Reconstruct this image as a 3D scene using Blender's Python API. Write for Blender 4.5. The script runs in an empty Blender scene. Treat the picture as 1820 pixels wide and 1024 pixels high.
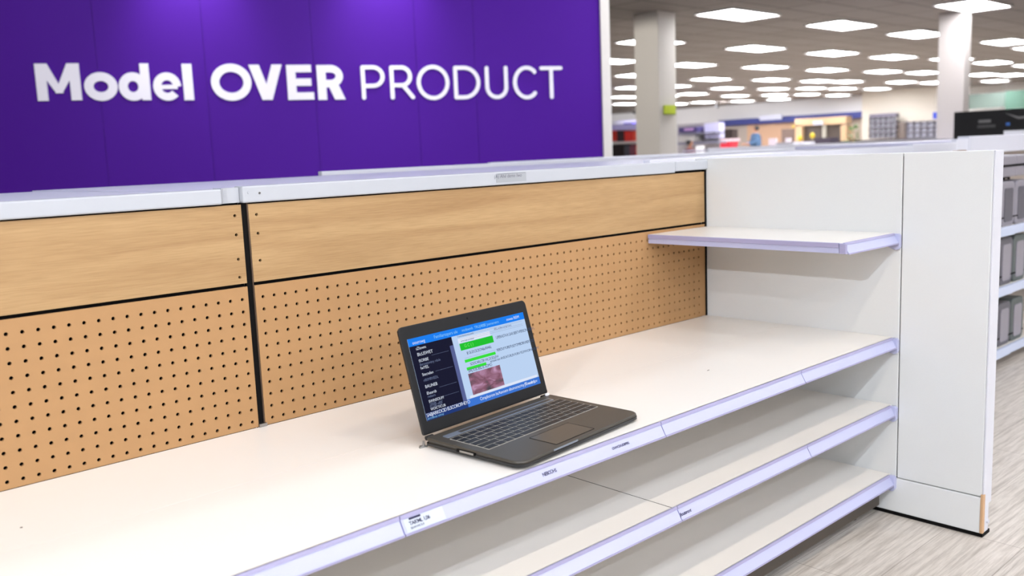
import bpy, bmesh, math, random
from mathutils import Vector, Matrix
random.seed(7)
sc = bpy.context.scene
COL = sc.collection

# ------------------------------------------------------------------ camera data (measured from the photo)
CAMR = Vector((0.72866705, -0.68371231, -0.03977206))
CAMU = Vector((0.12710768, 0.07794464, 0.98882166))
CAMF = Vector((0.67296952, 0.72557709, -0.14370078))
CAMC = Vector((-2.43178, -1.70729, 1.04143))
FPX = 1635.45

def ray(x, y):
    return CAMF + CAMR * ((x - 910) / FPX) - CAMU * ((y - 512) / FPX)

def onpl(x, y, ax, v):
    """where the sight line of a photo pixel meets the plane axis=v (used as a ruler)"""
    d = ray(x, y)
    return CAMC + d * ((v - CAMC[ax]) / d[ax])

def onplane(x, y, p0, n):
    d = ray(x, y)
    return CAMC + d * ((p0 - CAMC).dot(n) / d.dot(n))

def lin(c):
    return tuple(((v / 255) / 12.92 if v / 255 <= 0.04045 else ((v / 255 + 0.055) / 1.055) ** 2.4) for v in c)

# ------------------------------------------------------------------ materials
MATS = {}

def mat(name, rgb, rough=0.5, metal=0.0, spec=0.5, var=0.03, scale=30.0, stretch=(1, 1, 1), bump=0.0, emit=0.0, coat=0.0):
    """principled material; a noise texture varies colour and roughness a little"""
    if name in MATS:
        return MATS[name]
    m = bpy.data.materials.new(name)
    m.use_nodes = True
    nt = m.node_tree
    b = nt.nodes['Principled BSDF']
    c = lin(rgb)
    tc = nt.nodes.new('ShaderNodeTexCoord')
    mp = nt.nodes.new('ShaderNodeMapping')
    mp.inputs['Scale'].default_value = stretch
    nz = nt.nodes.new('ShaderNodeTexNoise')
    nz.inputs['Scale'].default_value = scale
    nz.inputs['Detail'].default_value = 4
    nt.links.new(tc.outputs['Object'], mp.inputs['Vector'])
    nt.links.new(mp.outputs['Vector'], nz.inputs['Vector'])
    mx = nt.nodes.new('ShaderNodeMix')
    mx.data_type = 'RGBA'
    mx.inputs[6].default_value = tuple(max(0, v * (1 - var)) for v in c) + (1,)
    mx.inputs[7].default_value = tuple(min(1, v * (1 + var)) for v in c) + (1,)
    nt.links.new(nz.outputs['Fac'], mx.inputs[0])
    nt.links.new(mx.outputs[2], b.inputs['Base Color'])
    b.inputs['Roughness'].default_value = rough
    b.inputs['Metallic'].default_value = metal
    b.inputs['Specular IOR Level'].default_value = spec
    b.inputs['Coat Weight'].default_value = coat
    if emit:
        nt.links.new(mx.outputs[2], b.inputs['Emission Color'])
        b.inputs['Emission Strength'].default_value = emit
    if bump:
        bp = nt.nodes.new('ShaderNodeBump')
        bp.inputs['Strength'].default_value = bump
        bp.inputs['Distance'].default_value = 0.002
        nt.links.new(nz.outputs['Fac'], bp.inputs['Height'])
        nt.links.new(bp.outputs['Normal'], b.inputs['Normal'])
    MATS[name] = m
    return m

def screenmat(name, rgb, strength=1.0):
    """lit display surface"""
    if name in MATS:
        return MATS[name]
    m = bpy.data.materials.new(name)
    m.use_nodes = True
    b = m.node_tree.nodes['Principled BSDF']
    c = lin(rgb)
    b.inputs['Base Color'].default_value = (0.004, 0.004, 0.005, 1)
    b.inputs['Roughness'].default_value = 0.5
    b.inputs['Specular IOR Level'].default_value = 0.02
    b.inputs['Emission Color'].default_value = c + (1,)
    b.inputs['Emission Strength'].default_value = strength * SCREEN
    MATS[name] = m
    return m

SCREEN = 1.0   # display brightness against the exposure
LIGHT = 30.0   # radiance of a ceiling panel in the shop
NEAR = 6.2     # added slim fittings over this aisle, out of view
WASH = 50.0   # added spotlights on the purple wall

def lightmat(name, rgb, strength):
    m = bpy.data.materials.new(name)
    m.use_nodes = True
    b = m.node_tree.nodes['Principled BSDF']
    b.inputs['Base Color'].default_value = (0.9, 0.9, 0.9, 1)
    b.inputs['Emission Color'].default_value = lin(rgb) + (1,)
    b.inputs['Emission Strength'].default_value = strength
    MATS[name] = m
    return m

WF = 0.69
def woodmat():
    m = bpy.data.materials.new('oak_laminate')
    m.use_nodes = True
    nt = m.node_tree
    b = nt.nodes['Principled BSDF']
    tc = nt.nodes.new('ShaderNodeTexCoord')
    def noise(stretch, scale, detail, dist=0.0):
        mp = nt.nodes.new('ShaderNodeMapping')
        mp.inputs['Scale'].default_value = stretch
        n = nt.nodes.new('ShaderNodeTexNoise')
        n.inputs['Scale'].default_value = scale
        n.inputs['Detail'].default_value = detail
        n.inputs['Distortion'].default_value = dist
        nt.links.new(tc.outputs['Object'], mp.inputs['Vector'])
        nt.links.new(mp.outputs['Vector'], n.inputs['Vector'])
        return n
    a = noise((1.1, 1, 22), 1.6, 6, 0.6)
    f = noise((6, 1, 170), 3.0, 5, 0.2)
    r1 = nt.nodes.new('ShaderNodeValToRGB')
    r1.color_ramp.elements[0].position = 0.28
    r1.color_ramp.elements[0].color = tuple(v * WF for v in lin((188, 148, 101))) + (1,)
    r1.color_ramp.elements[1].position = 0.7
    r1.color_ramp.elements[1].color = tuple(v * WF for v in lin((212, 174, 124))) + (1,)
    nt.links.new(a.outputs['Fac'], r1.inputs['Fac'])
    r2 = nt.nodes.new('ShaderNodeValToRGB')
    r2.color_ramp.elements[0].position = 0.3
    r2.color_ramp.elements[0].color = (0.84, 0.82, 0.78, 1)
    r2.color_ramp.elements[1].position = 0.6
    r2.color_ramp.elements[1].color = (1, 1, 1, 1)
    nt.links.new(f.outputs['Fac'], r2.inputs['Fac'])
    mx = nt.nodes.new('ShaderNodeMix')
    mx.data_type = 'RGBA'
    mx.blend_type = 'MULTIPLY'
    mx.inputs[0].default_value = 1
    nt.links.new(r1.outputs['Color'], mx.inputs[6])
    nt.links.new(r2.outputs['Color'], mx.inputs[7])
    nt.links.new(mx.outputs[2], b.inputs['Base Color'])
    b.inputs['Roughness'].default_value = 0.48
    b.inputs['Specular IOR Level'].default_value = 0.35
    return m

def floormat():
    m = bpy.data.materials.new('pale_wood_plank_floor')
    m.use_nodes = True
    nt = m.node_tree
    b = nt.nodes['Principled BSDF']
    tc = nt.nodes.new('ShaderNodeTexCoord')
    br = nt.nodes.new('ShaderNodeTexBrick')
    br.inputs['Scale'].default_value = 1
    br.inputs['Brick Width'].default_value = 1.2
    br.inputs['Row Height'].default_value = 0.19
    br.inputs['Mortar Size'].default_value = 0.0012
    br.inputs['Color1'].default_value = lin((201, 192, 182)) + (1,)
    br.inputs['Color2'].default_value = lin((210, 202, 192)) + (1,)
    br.inputs['Mortar'].default_value = lin((168, 158, 148)) + (1,)
    br.offset = 0.37
    nt.links.new(tc.outputs['Object'], br.inputs['Vector'])
    def streak(stretch, lo, hi, p0, p1):
        mp = nt.nodes.new('ShaderNodeMapping')
        mp.inputs['Scale'].default_value = stretch
        n = nt.nodes.new('ShaderNodeTexNoise')
        n.inputs['Scale'].default_value = 3
        n.inputs['Detail'].default_value = 5
        n.inputs['Roughness'].default_value = 0.65
        nt.links.new(tc.outputs['Object'], mp.inputs['Vector'])
        nt.links.new(mp.outputs['Vector'], n.inputs['Vector'])
        r = nt.nodes.new('ShaderNodeValToRGB')
        r.color_ramp.elements[0].position = p0
        r.color_ramp.elements[0].color = lo
        r.color_ramp.elements[1].position = p1
        r.color_ramp.elements[1].color = hi
        nt.links.new(n.outputs['Fac'], r.inputs['Fac'])
        return r
    s1 = streak((1.4, 26, 1), (0.66, 0.64, 0.62, 1), (1, 1, 1, 1), 0.34, 0.56)
    s2 = streak((5, 70, 1), (0.86, 0.85, 0.84, 1), (1, 1, 1, 1), 0.35, 0.6)
    def mul(x, y):
        k = nt.nodes.new('ShaderNodeMix')
        k.data_type = 'RGBA'
        k.blend_type = 'MULTIPLY'
        k.inputs[0].default_value = 1
        nt.links.new(x, k.inputs[6])
        nt.links.new(y, k.inputs[7])
        return k.outputs[2]
    c = mul(mul(br.outputs['Color'], s1.outputs['Color']), s2.outputs['Color'])
    nt.links.new(c, b.inputs['Base Color'])
    b.inputs['Roughness'].default_value = 0.5
    return m

def ceilmat():
    m = bpy.data.materials.new('ceiling_tiles')
    m.use_nodes = True
    nt = m.node_tree
    b = nt.nodes['Principled BSDF']
    tc = nt.nodes.new('ShaderNodeTexCoord')
    br = nt.nodes.new('ShaderNodeTexBrick')
    br.offset = 0
    br.inputs['Scale'].default_value = 1
    br.inputs['Brick Width'].default_value = 1.22
    br.inputs['Row Height'].default_value = 0.61
    br.inputs['Mortar Size'].default_value = 0.03
    br.inputs['Color1'].default_value = lin((136, 128, 122)) + (1,)
    br.inputs['Color2'].default_value = lin((129, 121, 115)) + (1,)
    br.inputs['Mortar'].default_value = lin((108, 100, 97)) + (1,)
    nt.links.new(tc.outputs['Object'], br.inputs['Vector'])
    nt.links.new(br.outputs['Color'], b.inputs['Base Color'])
    b.inputs['Roughness'].default_value = 0.9
    return m

# ------------------------------------------------------------------ mesh helpers
class MB:
    def __init__(s):
        s.v = []
        s.f = []
    def add(s, vs, fs):
        o = len(s.v)
        s.v += [Vector(p) for p in vs]
        s.f += [tuple(i + o for i in f) for f in fs]
        return s
    def box(s, x0, x1, y0, y1, z0, z1):
        vs = [(x, y, z) for z in (z0, z1) for y in (y0, y1) for x in (x0, x1)]
        return s.add(vs, [(0, 2, 3, 1), (4, 5, 7, 6), (0, 1, 5, 4), (2, 6, 7, 3), (0, 4, 6, 2), (1, 3, 7, 5)])
    def prism(s, poly, a, b, fn):
        """poly of (p,q) pairs extruded between a and b; fn(p,q,t)->3d point"""
        n = len(poly)
        vs = [fn(p, q, a) for p, q in poly] + [fn(p, q, b) for p, q in poly]
        fs = [tuple(range(n))[::-1], tuple(range(n, 2 * n))]
        fs += [(i, (i + 1) % n, n + (i + 1) % n, n + i) for i in range(n)]
        return s.add(vs, fs)
    def tube(s, p0, p1, r0, r1=None, n=12):
        r1 = r0 if r1 is None else r1
        p0, p1 = Vector(p0), Vector(p1)
        d = (p1 - p0).normalized()
        a = d.orthogonal().normalized()
        b = d.cross(a)
        ring = lambda p, r: [p + (a * math.cos(t) + b * math.sin(t)) * r for t in [2 * math.pi * i / n for i in range(n)]]
        vs = ring(p0, r0) + ring(p1, r1)
        fs = [tuple(range(n))[::-1], tuple(range(n, 2 * n))] + [(i, (i + 1) % n, n + (i + 1) % n, n + i) for i in range(n)]
        return s.add(vs, fs)
    def band(s, pts, w, t0, t1, fn, closed=False, wx=None):
        """ribbon of width w along 2d pts, thickness t0..t1"""
        n = len(pts)
        L, Rr = [], []
        for i, (x, y) in enumerate(pts):
            a = pts[(i - 1) % n] if (closed or i > 0) else pts[i]
            c = pts[(i + 1) % n] if (closed or i < n - 1) else pts[i]
            dx, dy = c[0] - a[0], c[1] - a[1]
            l = math.hypot(dx, dy) or 1
            nx, ny = -dy / l, dx / l
            L.append((x + nx * w / 2, y + ny * w / 2))
            Rr.append((x - nx * w / 2, y - ny * w / 2))
        m = n if closed else n - 1
        for i in range(m):
            j = (i + 1) % n
            s.prism([Rr[i], Rr[j], L[j], L[i]], t0, t1, fn)
        return s

def rrect(x0, x1, y0, y1, r, n=5, rs=None):
    """rounded rectangle outline; rs = radii for (x1y1, x0y1, x0y0, x1y0)"""
    rs = rs or (r, r, r, r)
    out = []
    for (cx, cy, a0, rr) in ((x1, y1, 0, rs[0]), (x0, y1, 90, rs[1]), (x0, y0, 180, rs[2]), (x1, y0, 270, rs[3])):
        sx = -1 if cx == x1 else 1
        sy = -1 if cy == y1 else 1
        for k in range(n + 1):
            a = math.radians(a0 + 90 * k / n)
            out.append((cx + sx * rr + rr * math.cos(a), cy + sy * rr + rr * math.sin(a)))
    return out

def worldloc(o):
    p = Vector((0, 0, 0))
    while o:
        p += o.location
        o = o.parent
    return p

def obj(name, mb, m, parent=None, local=False, bevel=0.0, seg=2, smooth=False, keep=False):
    """link the collected shape as ONE mesh object"""
    if parent is None:
        off = Vector((0, 0, 0))
        if not keep:
            xs = [p.x for p in mb.v]; ys = [p.y for p in mb.v]; zs = [p.z for p in mb.v]
            off = Vector(((min(xs) + max(xs)) / 2, (min(ys) + max(ys)) / 2, min(zs)))
    else:
        off = Vector((0, 0, 0)) if local else worldloc(parent)
    me = bpy.data.meshes.new(name)
    me.from_pydata([tuple(p - off) for p in mb.v], [], mb.f)
    bm = bmesh.new()
    bm.from_mesh(me)
    bmesh.ops.recalc_face_normals(bm, faces=bm.faces)
    if bevel:
        bmesh.ops.bevel(bm, geom=[e for e in bm.edges if len(e.link_faces) == 2 and e.calc_face_angle(0) > 0.5], offset=bevel, segments=seg, affect='EDGES', profile=0.5)
    bm.to_mesh(me)
    bm.free()
    if smooth:
        for p in me.polygons:
            p.use_smooth = True
    me.materials.append(m)
    o = bpy.data.objects.new(name, me)
    COL.objects.link(o)
    if parent is None:
        o.location = off
    else:
        o.parent = parent
    return o

def tag(o, label, cat, group=None, kind=None):
    o['label'] = label
    o['category'] = cat
    if group:
        o['group'] = group
    if kind:
        o['kind'] = kind
    return o

def thing(name, label, cat, loc, rz=0.0, group=None):
    o = bpy.data.objects.new(name, None)
    o.empty_display_size = 0.05
    COL.objects.link(o)
    o.location = loc
    o.rotation_euler = (0, 0, rz)
    return tag(o, label, cat, group)

def struct(name, mb, m, label=None):
    o = obj(name, mb, m, keep=True)
    o['kind'] = 'structure'
    if label:
        o['label'] = label
    return o

def copy_tree(o, parent=None):
    c = o.copy()
    COL.objects.link(c)
    c.parent = parent
    for ch in list(o.children):
        copy_tree(ch, c)
    return c

def text_mb(s, size, M, shear=0.0, spacing=1.0, bold=0.0):
    """lettering as flat mesh; M maps the text plane (x right, y up) into space"""
    cu = bpy.data.curves.new('t', 'FONT')
    cu.body = s
    cu.size = size
    cu.shear = shear
    cu.space_character = spacing
    cu.offset = bold
    cu.resolution_u = 3
    ob = bpy.data.objects.new('t', cu)
    me = bpy.data.meshes.new_from_object(ob)
    mb = MB()
    mb.add([M @ v.co for v in me.vertices], [tuple(p.vertices) for p in me.polygons])
    bpy.data.objects.remove(ob)
    bpy.data.curves.remove(cu)
    bpy.data.meshes.remove(me)
    return mb

# ------------------------------------------------------------------ palette
WHITE = mat('white_melamine', (206, 206, 212), 0.42, var=0.01)
DECK = mat('white_shelf_laminate', (234, 229, 222), 0.30, var=0.012, scale=8, spec=0.5)
PANEL = mat('white_textured_panel', (216, 217, 216), 0.55, var=0.012, scale=240, bump=0.12)
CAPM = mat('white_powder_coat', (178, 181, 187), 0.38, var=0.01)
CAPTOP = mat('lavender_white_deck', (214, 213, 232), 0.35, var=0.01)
RAIL = mat('lavender_price_rail', (176, 178, 208), 0.28, var=0.01, spec=0.6)
RAILLIP = mat('grey_lavender_rail_lip', (158, 154, 186), 0.35, var=0.02)
RAILSLOT = mat('rail_joint', (88, 88, 140), 0.5)
BLACK = mat('black_channel', (6, 5, 5), 0.7, spec=0.15)
PLINTH = mat('dark_brown_plinth', (66, 58, 50), 0.5, var=0.04)
WOOD = woodmat()
PEG = mat('tan_pegboard', (168, 129, 87), 0.6, var=0.05, scale=26, stretch=(1, 1, 1.6), spec=0.3)
PURPLE = mat('purple_fabric_panel', (76, 20, 146), 0.6, var=0.06, scale=420, bump=0.25, spec=0.15)
SEAM = mat('purple_seam', (52, 14, 104), 0.8)
SIGNW = mat('white_acrylic_letter', (248, 246, 252), 0.4, var=0.005)
CREAM = mat('cream_post', (226, 221, 212), 0.5)
EDGEW = mat('wood_edge_strip', (196, 158, 120), 0.5, var=0.12, scale=30, stretch=(1, 1, 0.2))
METAL = mat('brushed_metal', (170, 168, 165), 0.3, metal=1.0)

# ------------------------------------------------------------------ room shell
H = 2.95
struct('floor', MB().box(-14, 50, -20, 60, -0.1, 0), floormat(), 'pale wood-look plank floor')
struct('ceiling', MB().box(-14, 50, -20, 60, H, H + 0.1), ceilmat(), 'grey tiled shop ceiling')
WALLM = mat('white_shop_wall', (226, 224, 222), 0.8, var=0.01)
struct('wall_far', MB().box(36, 36.2, -20, 60, 0, H), WALLM)
struct('wall_near', MB().box(-14.2, -14, -20, 60, 0, H), WALLM)
struct('wall_left', MB().box(-14, 36, 58, 58.2, 0, H), WALLM)
struct('wall_right', MB().box(-14, 36, -20.2, -20, 0, H), WALLM)

# ------------------------------------------------------------------ ceiling lights
LWHITE = lightmat('light_panel_glow', (250, 250, 255), LIGHT)
LFRONT = lightmat('added_front_panel_glow', (246, 248, 255), LIGHT * 1.5)
LDIM = lightmat('light_panel_dim_glow', (250, 250, 255), LIGHT * 0.15)
LNEAR = lightmat('added_slim_light_glow', (228, 240, 255), NEAR)

FRAME = mat('light_frame', (200, 198, 194), 0.5)

def make_light(x, y, sx, sy, m, label, group=None):
    t = thing('ceiling_light', label, 'ceiling light', (x, y, H), 0, group)
    fr = MB()
    e = 0.02
    for a in ((-sx / 2 - e, sx / 2 + e, -sy / 2 - e, -sy / 2), (-sx / 2 - e, sx / 2 + e, sy / 2, sy / 2 + e),
              (-sx / 2 - e, -sx / 2, -sy / 2, sy / 2), (sx / 2, sx / 2 + e, -sy / 2, sy / 2)):
        fr.box(a[0], a[1], a[2], a[3], -0.03, 0)
    obj('frame', fr, FRAME, t, local=True)
    obj('diffuser', MB().box(-sx / 2, sx / 2, -sy / 2, sy / 2, -0.02, 0), m, t, local=True)
    return t

NAMED = {
    (1312, 24): 'largest bright ceiling light panel, beside the cream column at the upper right',
    (1496.5, 43): 'bright ceiling light panel midway between the two columns, second in the nearest row',
    (1632, 59): 'bright ceiling light panel just left of the grey column, third in the nearest row',
    (1730, 8): 'bright ceiling light panel cut by the top of the photo above the grey column',
    (1344, 84.5): 'bright ceiling light panel behind the largest one, leftmost of the second row',
    (1480, 93): 'bright ceiling light panel in the middle of the second row',
    (1588.6, 100): 'bright ceiling light panel at the right of the second row, left of the grey column',
    (1157, 73.5): 'ceiling light panel half hidden behind the cream column',
    (1692, 103.5): 'ceiling light panel half hidden behind the grey column',
    (1790, 73): 'bright ceiling light panel cut by the right edge of the photo, above the black billboard',
}
FAR = [(1228, 114), (1361, 118), (1471, 123), (1570, 126), (1642, 128), (1765, 110), (1833, 115), (1842, 84),
       (1263.7, 139.6), (1371, 140.6), (1453, 143), (1505, 144), (1602, 145), (1660, 146), (1748, 131.5), (1800, 132),
       (1088.7, 107), (1135, 133), (1196, 152), (1292.5, 156), (1375, 157), (1442, 156), (1498, 156.5), (1637, 157), (1559, 157),
       (1769, 143), (1748, 152), (1231, 166), (1306.6, 169.5), (1377, 168), (1435, 167), (1489, 168.5), (1570, 165),
       (1628, 164), (1127, 155), (1112, 171.5), (1112, 184), (1180, 170), (1201, 184), (1250, 181), (1319.6, 179), (1384, 175.5), (1431, 175.5),
       (1478, 176.5), (1273, 187.5), (1325, 185.5), (1383, 182.8), (1431, 182.5)]
for q, lab in NAMED.items():
    p = onpl(q[0], q[1], 2, H)
    make_light(p.x, p.y, 1.24, 0.62, LWHITE, lab)
for q in FAR:
    p = onpl(q[0], q[1], 2, H)
    if p.x < 35 and p.y < 57:
        make_light(p.x, p.y, 1.24, 0.62, LWHITE, 'unseen dim light panel added right of view to light the far shop', 'far ceiling light panels')
# added slim fittings, narrow for crisp shadow edges, before and behind the shelving
for yy, n_ in ((1.35, 4), (-0.75, 4)):
    for i in range(n_):
        make_light(-4.6 + i * 2.5, yy, 2.2, 0.26, LNEAR, 'unseen slim ceiling light added over the shelving aisle', 'added slim ceiling lights over the aisle')
# added dim panels outside the picture, lighting the far end of the shop
for i in range(5):
    for j_ in range(7):
        xx, yy = 9.5 + i * 5.4, -14.5 + j_ * 3.1
        d_ = Vector((xx, yy, H)) - CAMC
        zc = d_.dot(CAMF)
        px_ = 910 + FPX * d_.dot(CAMR) / zc
        if px_ > 2000:
            make_light(xx, yy, 1.24, 0.62, LDIM, 'unseen dim light panel added right of view to light the far shop', 'far ceiling light panels')

LMID = lightmat('added_aisle_panel_glow', (250, 250, 255), LIGHT * 0.45)  # added panels out of view, brightening the column
for i in range(3):
    for j_ in range(6):
        xx, yy = 4.2 + i * 2.7, -7.6 + j_ * 2.6
        d_ = Vector((xx, yy, H)) - CAMC
        if d_.dot(CAMF) < 10.5:
            make_light(xx, yy, 1.24, 0.62, LMID, 'unseen ceiling light panel added right of the shelving to light the column', 'added near ceiling light panels')

for i in range(5):  # added panels out of view, filling the shelf depths with light
    for j_ in range(3):
        make_light(-7.4 + i * 2.7, -6.6 - j_ * 2.6, 1.24, 0.62, LFRONT, 'unseen ceiling light panel added over the front aisles to light the shelves', 'added ceiling light panels in front of the shelving')

SPOTB = mat('track_light_body', (40, 40, 42), 0.4)
def spot(x, y, tx, ty, tz, power, rgb, ang, rad=0.015, blend=0.35):
    """added track spotlight: housing on the ceiling and the lamp inside it"""
    t = thing('added_spotlight', 'black track spotlight added on the ceiling to light shelving', 'spotlight', (x, y, H - 0.22), 0, 'added track spotlights')
    d = (Vector((tx, ty, tz)) - Vector((x, y, H - 0.22))).normalized()
    obj('housing', MB().tube(-d * 0.16, -d * 0.01, 0.05, 0.055, 20), SPOTB, t, local=True)
    obj('mount', MB().tube(-d * 0.08, (0, 0, 0.22), 0.012, n=8), SPOTB, t, local=True)
    L = bpy.data.lights.new('spot_lamp', 'SPOT')
    L.energy = power
    L.color = lin(rgb)
    L.spot_size = math.radians(ang)
    L.spot_blend = blend
    L.shadow_soft_size = rad
    o = bpy.data.objects.new('spot_lamp', L)
    COL.objects.link(o)
    o.parent = t
    o.location = d * 0.01
    o.rotation_euler = d.to_track_quat('-Z', 'Y').to_euler()
    return t
spot(-5.6, -2.4, 0.0, -0.3, 0.6, 420, (240, 246, 255), 60)  # added spotlight to brighten the end panel and back corner
for yy, pw_, rgb_ in ((-1.72, 38, (255, 242, 226)), (-2.65, 40, (228, 240, 255)), (-3.80, 42, (230, 240, 255))):  # rows set to cast stepped shadow bands on the lower shelves
    for k in range(4):
        xx = -3.5 + 1.35 * k
        spot(xx, yy, xx + 0.1, -0.4, 0.4, pw_ * (0.8 if k == 3 else 1.0), rgb_, 130)

# ------------------------------------------------------------------ purple display wall with lettering
S7 = 7.0
wdir = Vector((0.90230375, -0.43110085, 0)).normalized()
wn = Vector((wdir.y, -wdir.x, 0))          # towards the viewer
wp0 = CAMC + ray(530, 150) * S7
wp0.z = 0
def wu(px, py=146):
    return (onplane(px, py, wp0, wn) - wp0).dot(wdir)
def wz(px, py):
    return onplane(px, py, wp0, wn).z
def wfn(u, z, t):
    return wp0 + wdir * u + Vector((0, 0, z)) + wn * t
disp = thing('display_wall', 'tall purple fabric panel wall behind the shelving carrying white lettering', 'display wall', tuple(wp0))
edges = [-60, 0] + [165, 358, 552, 736, 841, 1066]
us = [wu(-420, 40)] + [wu(-60, 40)] + [wu(x, 40) for x in edges[2:]]
for i in range(len(us) - 1):
    a, b = us[i] + 0.0012, us[i + 1] - 0.0012
    obj('wall_panel', MB().prism([(a, 0), (b, 0), (b, H - 0.002), (a, H - 0.002)], -0.012, 0, wfn), PURPLE, disp)
obj('backing', MB().prism([(us[0], 0), (us[-1], 0), (us[-1], H - 0.004), (us[0], H - 0.004)], -0.12, -0.014, wfn), SEAM, disp)
obj('end_post', MB().prism([(us[-1], 0), (wu(1083, 100), 0), (wu(1083, 100), H - 0.002), (us[-1], H - 0.002)], -0.13, 0.02, wfn), CREAM, disp)

sign = thing('lettering', 'white raised letters Model OVER PRODUCT on the purple wall', 'sign', tuple(wfn(wu(530), 1.5, 0.002)))
T0, T1 = 0.001, 0.018
zb0, zt0, zb1, zt1 = wz(68, 179.3), wz(65, 113), wz(995, 176.0), wz(995, 118.2)
ul, ur = wu(66), wu(995)
def zz(u):
    k = (u - ul) / (ur - ul)
    return zb0 + (zb1 - zb0) * k, zt0 + (zt1 - zt0) * k
class GB(MB):
    """pieces of a letter, each a hair thicker than the last so that overlaps never coincide"""
    k = 0
    inband = False
    def prism(s, poly, a, b, fn):
        if not s.inband:
            s.k += 1
        return MB.prism(s, poly, a, b + 0.00025 * s.k, fn)
    def band(s, *a, **kw):
        s.k += 1
        s.inband = True
        MB.band(s, *a, **kw)
        s.inband = False
        return s
def letter(x0, x1, kind, sw, xh=1.0):
    u0, u1 = wu(x0), wu(x1)
    zb, zt = zz((u0 + u1) / 2)
    h = (zt - zb)
    g = GB()
    w = u1 - u0
    s = sw * h
    P = lambda poly: g.prism([(u0 + a * w, zb + c * h) for a, c in poly], T0, T1, wfn)
    def rect(a, b_, c, d):   # absolute widths
        g.prism([(a, c), (b_, c), (b_, d), (a, d)], T0, T1, wfn)
    def arc(cx, cz, rx, rz, a0, a1, n=40, closed=False):
        pts = [(cx + rx * math.cos(math.radians(a0 + (a1 - a0) * k / n)), cz + rz * math.sin(math.radians(a0 + (a1 - a0) * k / n))) for k in range(n + (0 if closed else 1))]
        g.band(pts, s, T0, T1, wfn, closed)
    def dot(x, z):
        pts = [(x + s / 2 * math.cos(2 * math.pi * k / 16), z + s / 2 * math.sin(2 * math.pi * k / 16)) for k in range(16)]
        g.prism(pts, T0, T1, wfn)
    def stroke(pts, caps=True):
        for (a, b_) in zip(pts[:-1], pts[1:]):
            g.band([a, b_], s, T0, T1, wfn)
        if caps:
            for p in pts:
                dot(*p)
    cx, cz = (u0 + u1) / 2, zb + h / 2
    r = s / 2
    if kind == 'M':
        rect(u0, u0 + s, zb, zt); rect(u1 - s, u1, zb, zt)
        m_ = cx
        for sx in (-1, 1):
            e = u0 if sx < 0 else u1
            g.prism([(e, zt), (e - sx * s * 1.15, zt), (m_ - sx * 0.02 * w, zb + 0.20 * h + s * 0.75), (m_ + sx * 0.07 * w, zb + 0.20 * h)] if sx < 0 else
                    [(e, zt), (e - s * 1.15, zt), (m_ - 0.02 * w, zb + 0.20 * h + s * 0.75), (m_ + 0.07 * w, zb + 0.20 * h)], T0, T1, wfn)
        g.prism([(m_ - 0.09 * w, zb + 0.2 * h), (m_ + 0.09 * w, zb + 0.2 * h), (m_ + 0.06 * w, zb + .45 * h), (m_ - 0.06 * w, zb + .45 * h)], T0, T1, wfn)
    elif kind == 'o':
        hh = h * xh
        arc(cx, zb + hh / 2, w / 2 - r, hh / 2 - r + 0.01 * h, 0, 360, closed=True)
    elif kind == 'd':
        hh = h * xh
        rect(u1 - s, u1, zb, zt + 0.01 * h)
        arc((u0 + u1 - r * 0.6) / 2, zb + hh / 2, (w - r * 0.6) / 2 - r, hh / 2 - r + 0.01 * h, 0, 360, closed=True)
    elif kind == 'e':
        hh = h * xh
        arc(cx, zb + hh / 2, w / 2 - r, hh / 2 - r + 0.01 * h, 0, 318)
        rect(u0 + r, u1 - r * 0.9, zb + hh / 2 - s * 0.33, zb + hh / 2 + s * 0.22)
    elif kind == 'l':
        rect(u0, u1, zb, zt + 0.01 * h)
    elif kind == 'O':
        arc(cx, cz, w / 2 - r, h / 2 - r + 0.02 * h, 0, 360, 56, closed=True)
    elif kind == 'V':
        k = s * 1.12
        g.prism([(u0, zt), (u0 + k, zt), (cx + k / 2, zb), (cx - k / 2, zb)], T0, T1, wfn)
        g.prism([(u1 - k, zt), (u1, zt), (cx + k / 2, zb), (cx - k / 2, zb)], T0, T1, wfn)
    elif kind == 'E':
        rect(u0, u0 + s, zb, zt)
        rect(u0, u1, zb, zb + s * 0.82); rect(u0, u1 - 0.05 * w, zt - s * 0.82, zt); rect(u0, u1 - 0.08 * w, cz - s * 0.40, cz + s * 0.42)
    elif kind in ('R', 'RR'):
        top, mid = zt, zb + 0.36 * h
        k = s * 0.82 if kind == 'R' else s
        if kind == 'R':
            rect(u0, u0 + s, zb, zt)
            bw = 0.5 * w
            rect(u0, u0 + bw, zt - k, zt); rect(u0, u0 + bw, mid, mid + k)
            ss = s; s = k
            arc(u0 + bw, (zt + mid) / 2, (w * 0.97 - bw) - k / 2, (zt - mid) / 2 - k / 2, -90, 90, 20)
            s = ss
            g.prism([(u0 + 0.38 * w, mid + k * 0.5), (u0 + 0.38 * w + s * 1.15, mid + k * 0.5), (u1 + .02 * w, zb), (u1 + .02 * w - s * 1.2, zb)], T0, T1, wfn)
        else:
            stroke([(u0 + r, zb + r), (u0 + r, zt - r)])
            bw = 0.5 * w
            stroke([(u0 + r, zt - r), (u0 + bw, zt - r)]); stroke([(u0 + r, mid + r), (u0 + bw, mid + r)])
            arc(u0 + bw, (zt + mid) / 2, w * 0.95 - bw - r, (zt - mid) / 2 - r, -90, 90, 20)
            stroke([(u0 + 0.55 * w, mid + r), (u1 - r * 0.6, zb + r)])
    elif kind == 'P':
        mid = zb + 0.34 * h
        stroke([(u0 + r, zb + r), (u0 + r, zt - r)])
        bw = 0.5 * w
        stroke([(u0 + r, zt - r), (u0 + bw, zt - r)]); stroke([(u0 + r, mid + r), (u0 + bw, mid + r)])
        arc(u0 + bw, (zt + mid) / 2, w - bw - r, (zt - mid) / 2 - r, -90, 90, 20)
    elif kind == 'D':
        stroke([(u0 + r, zb + r), (u0 + r, zt - r)])
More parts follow.
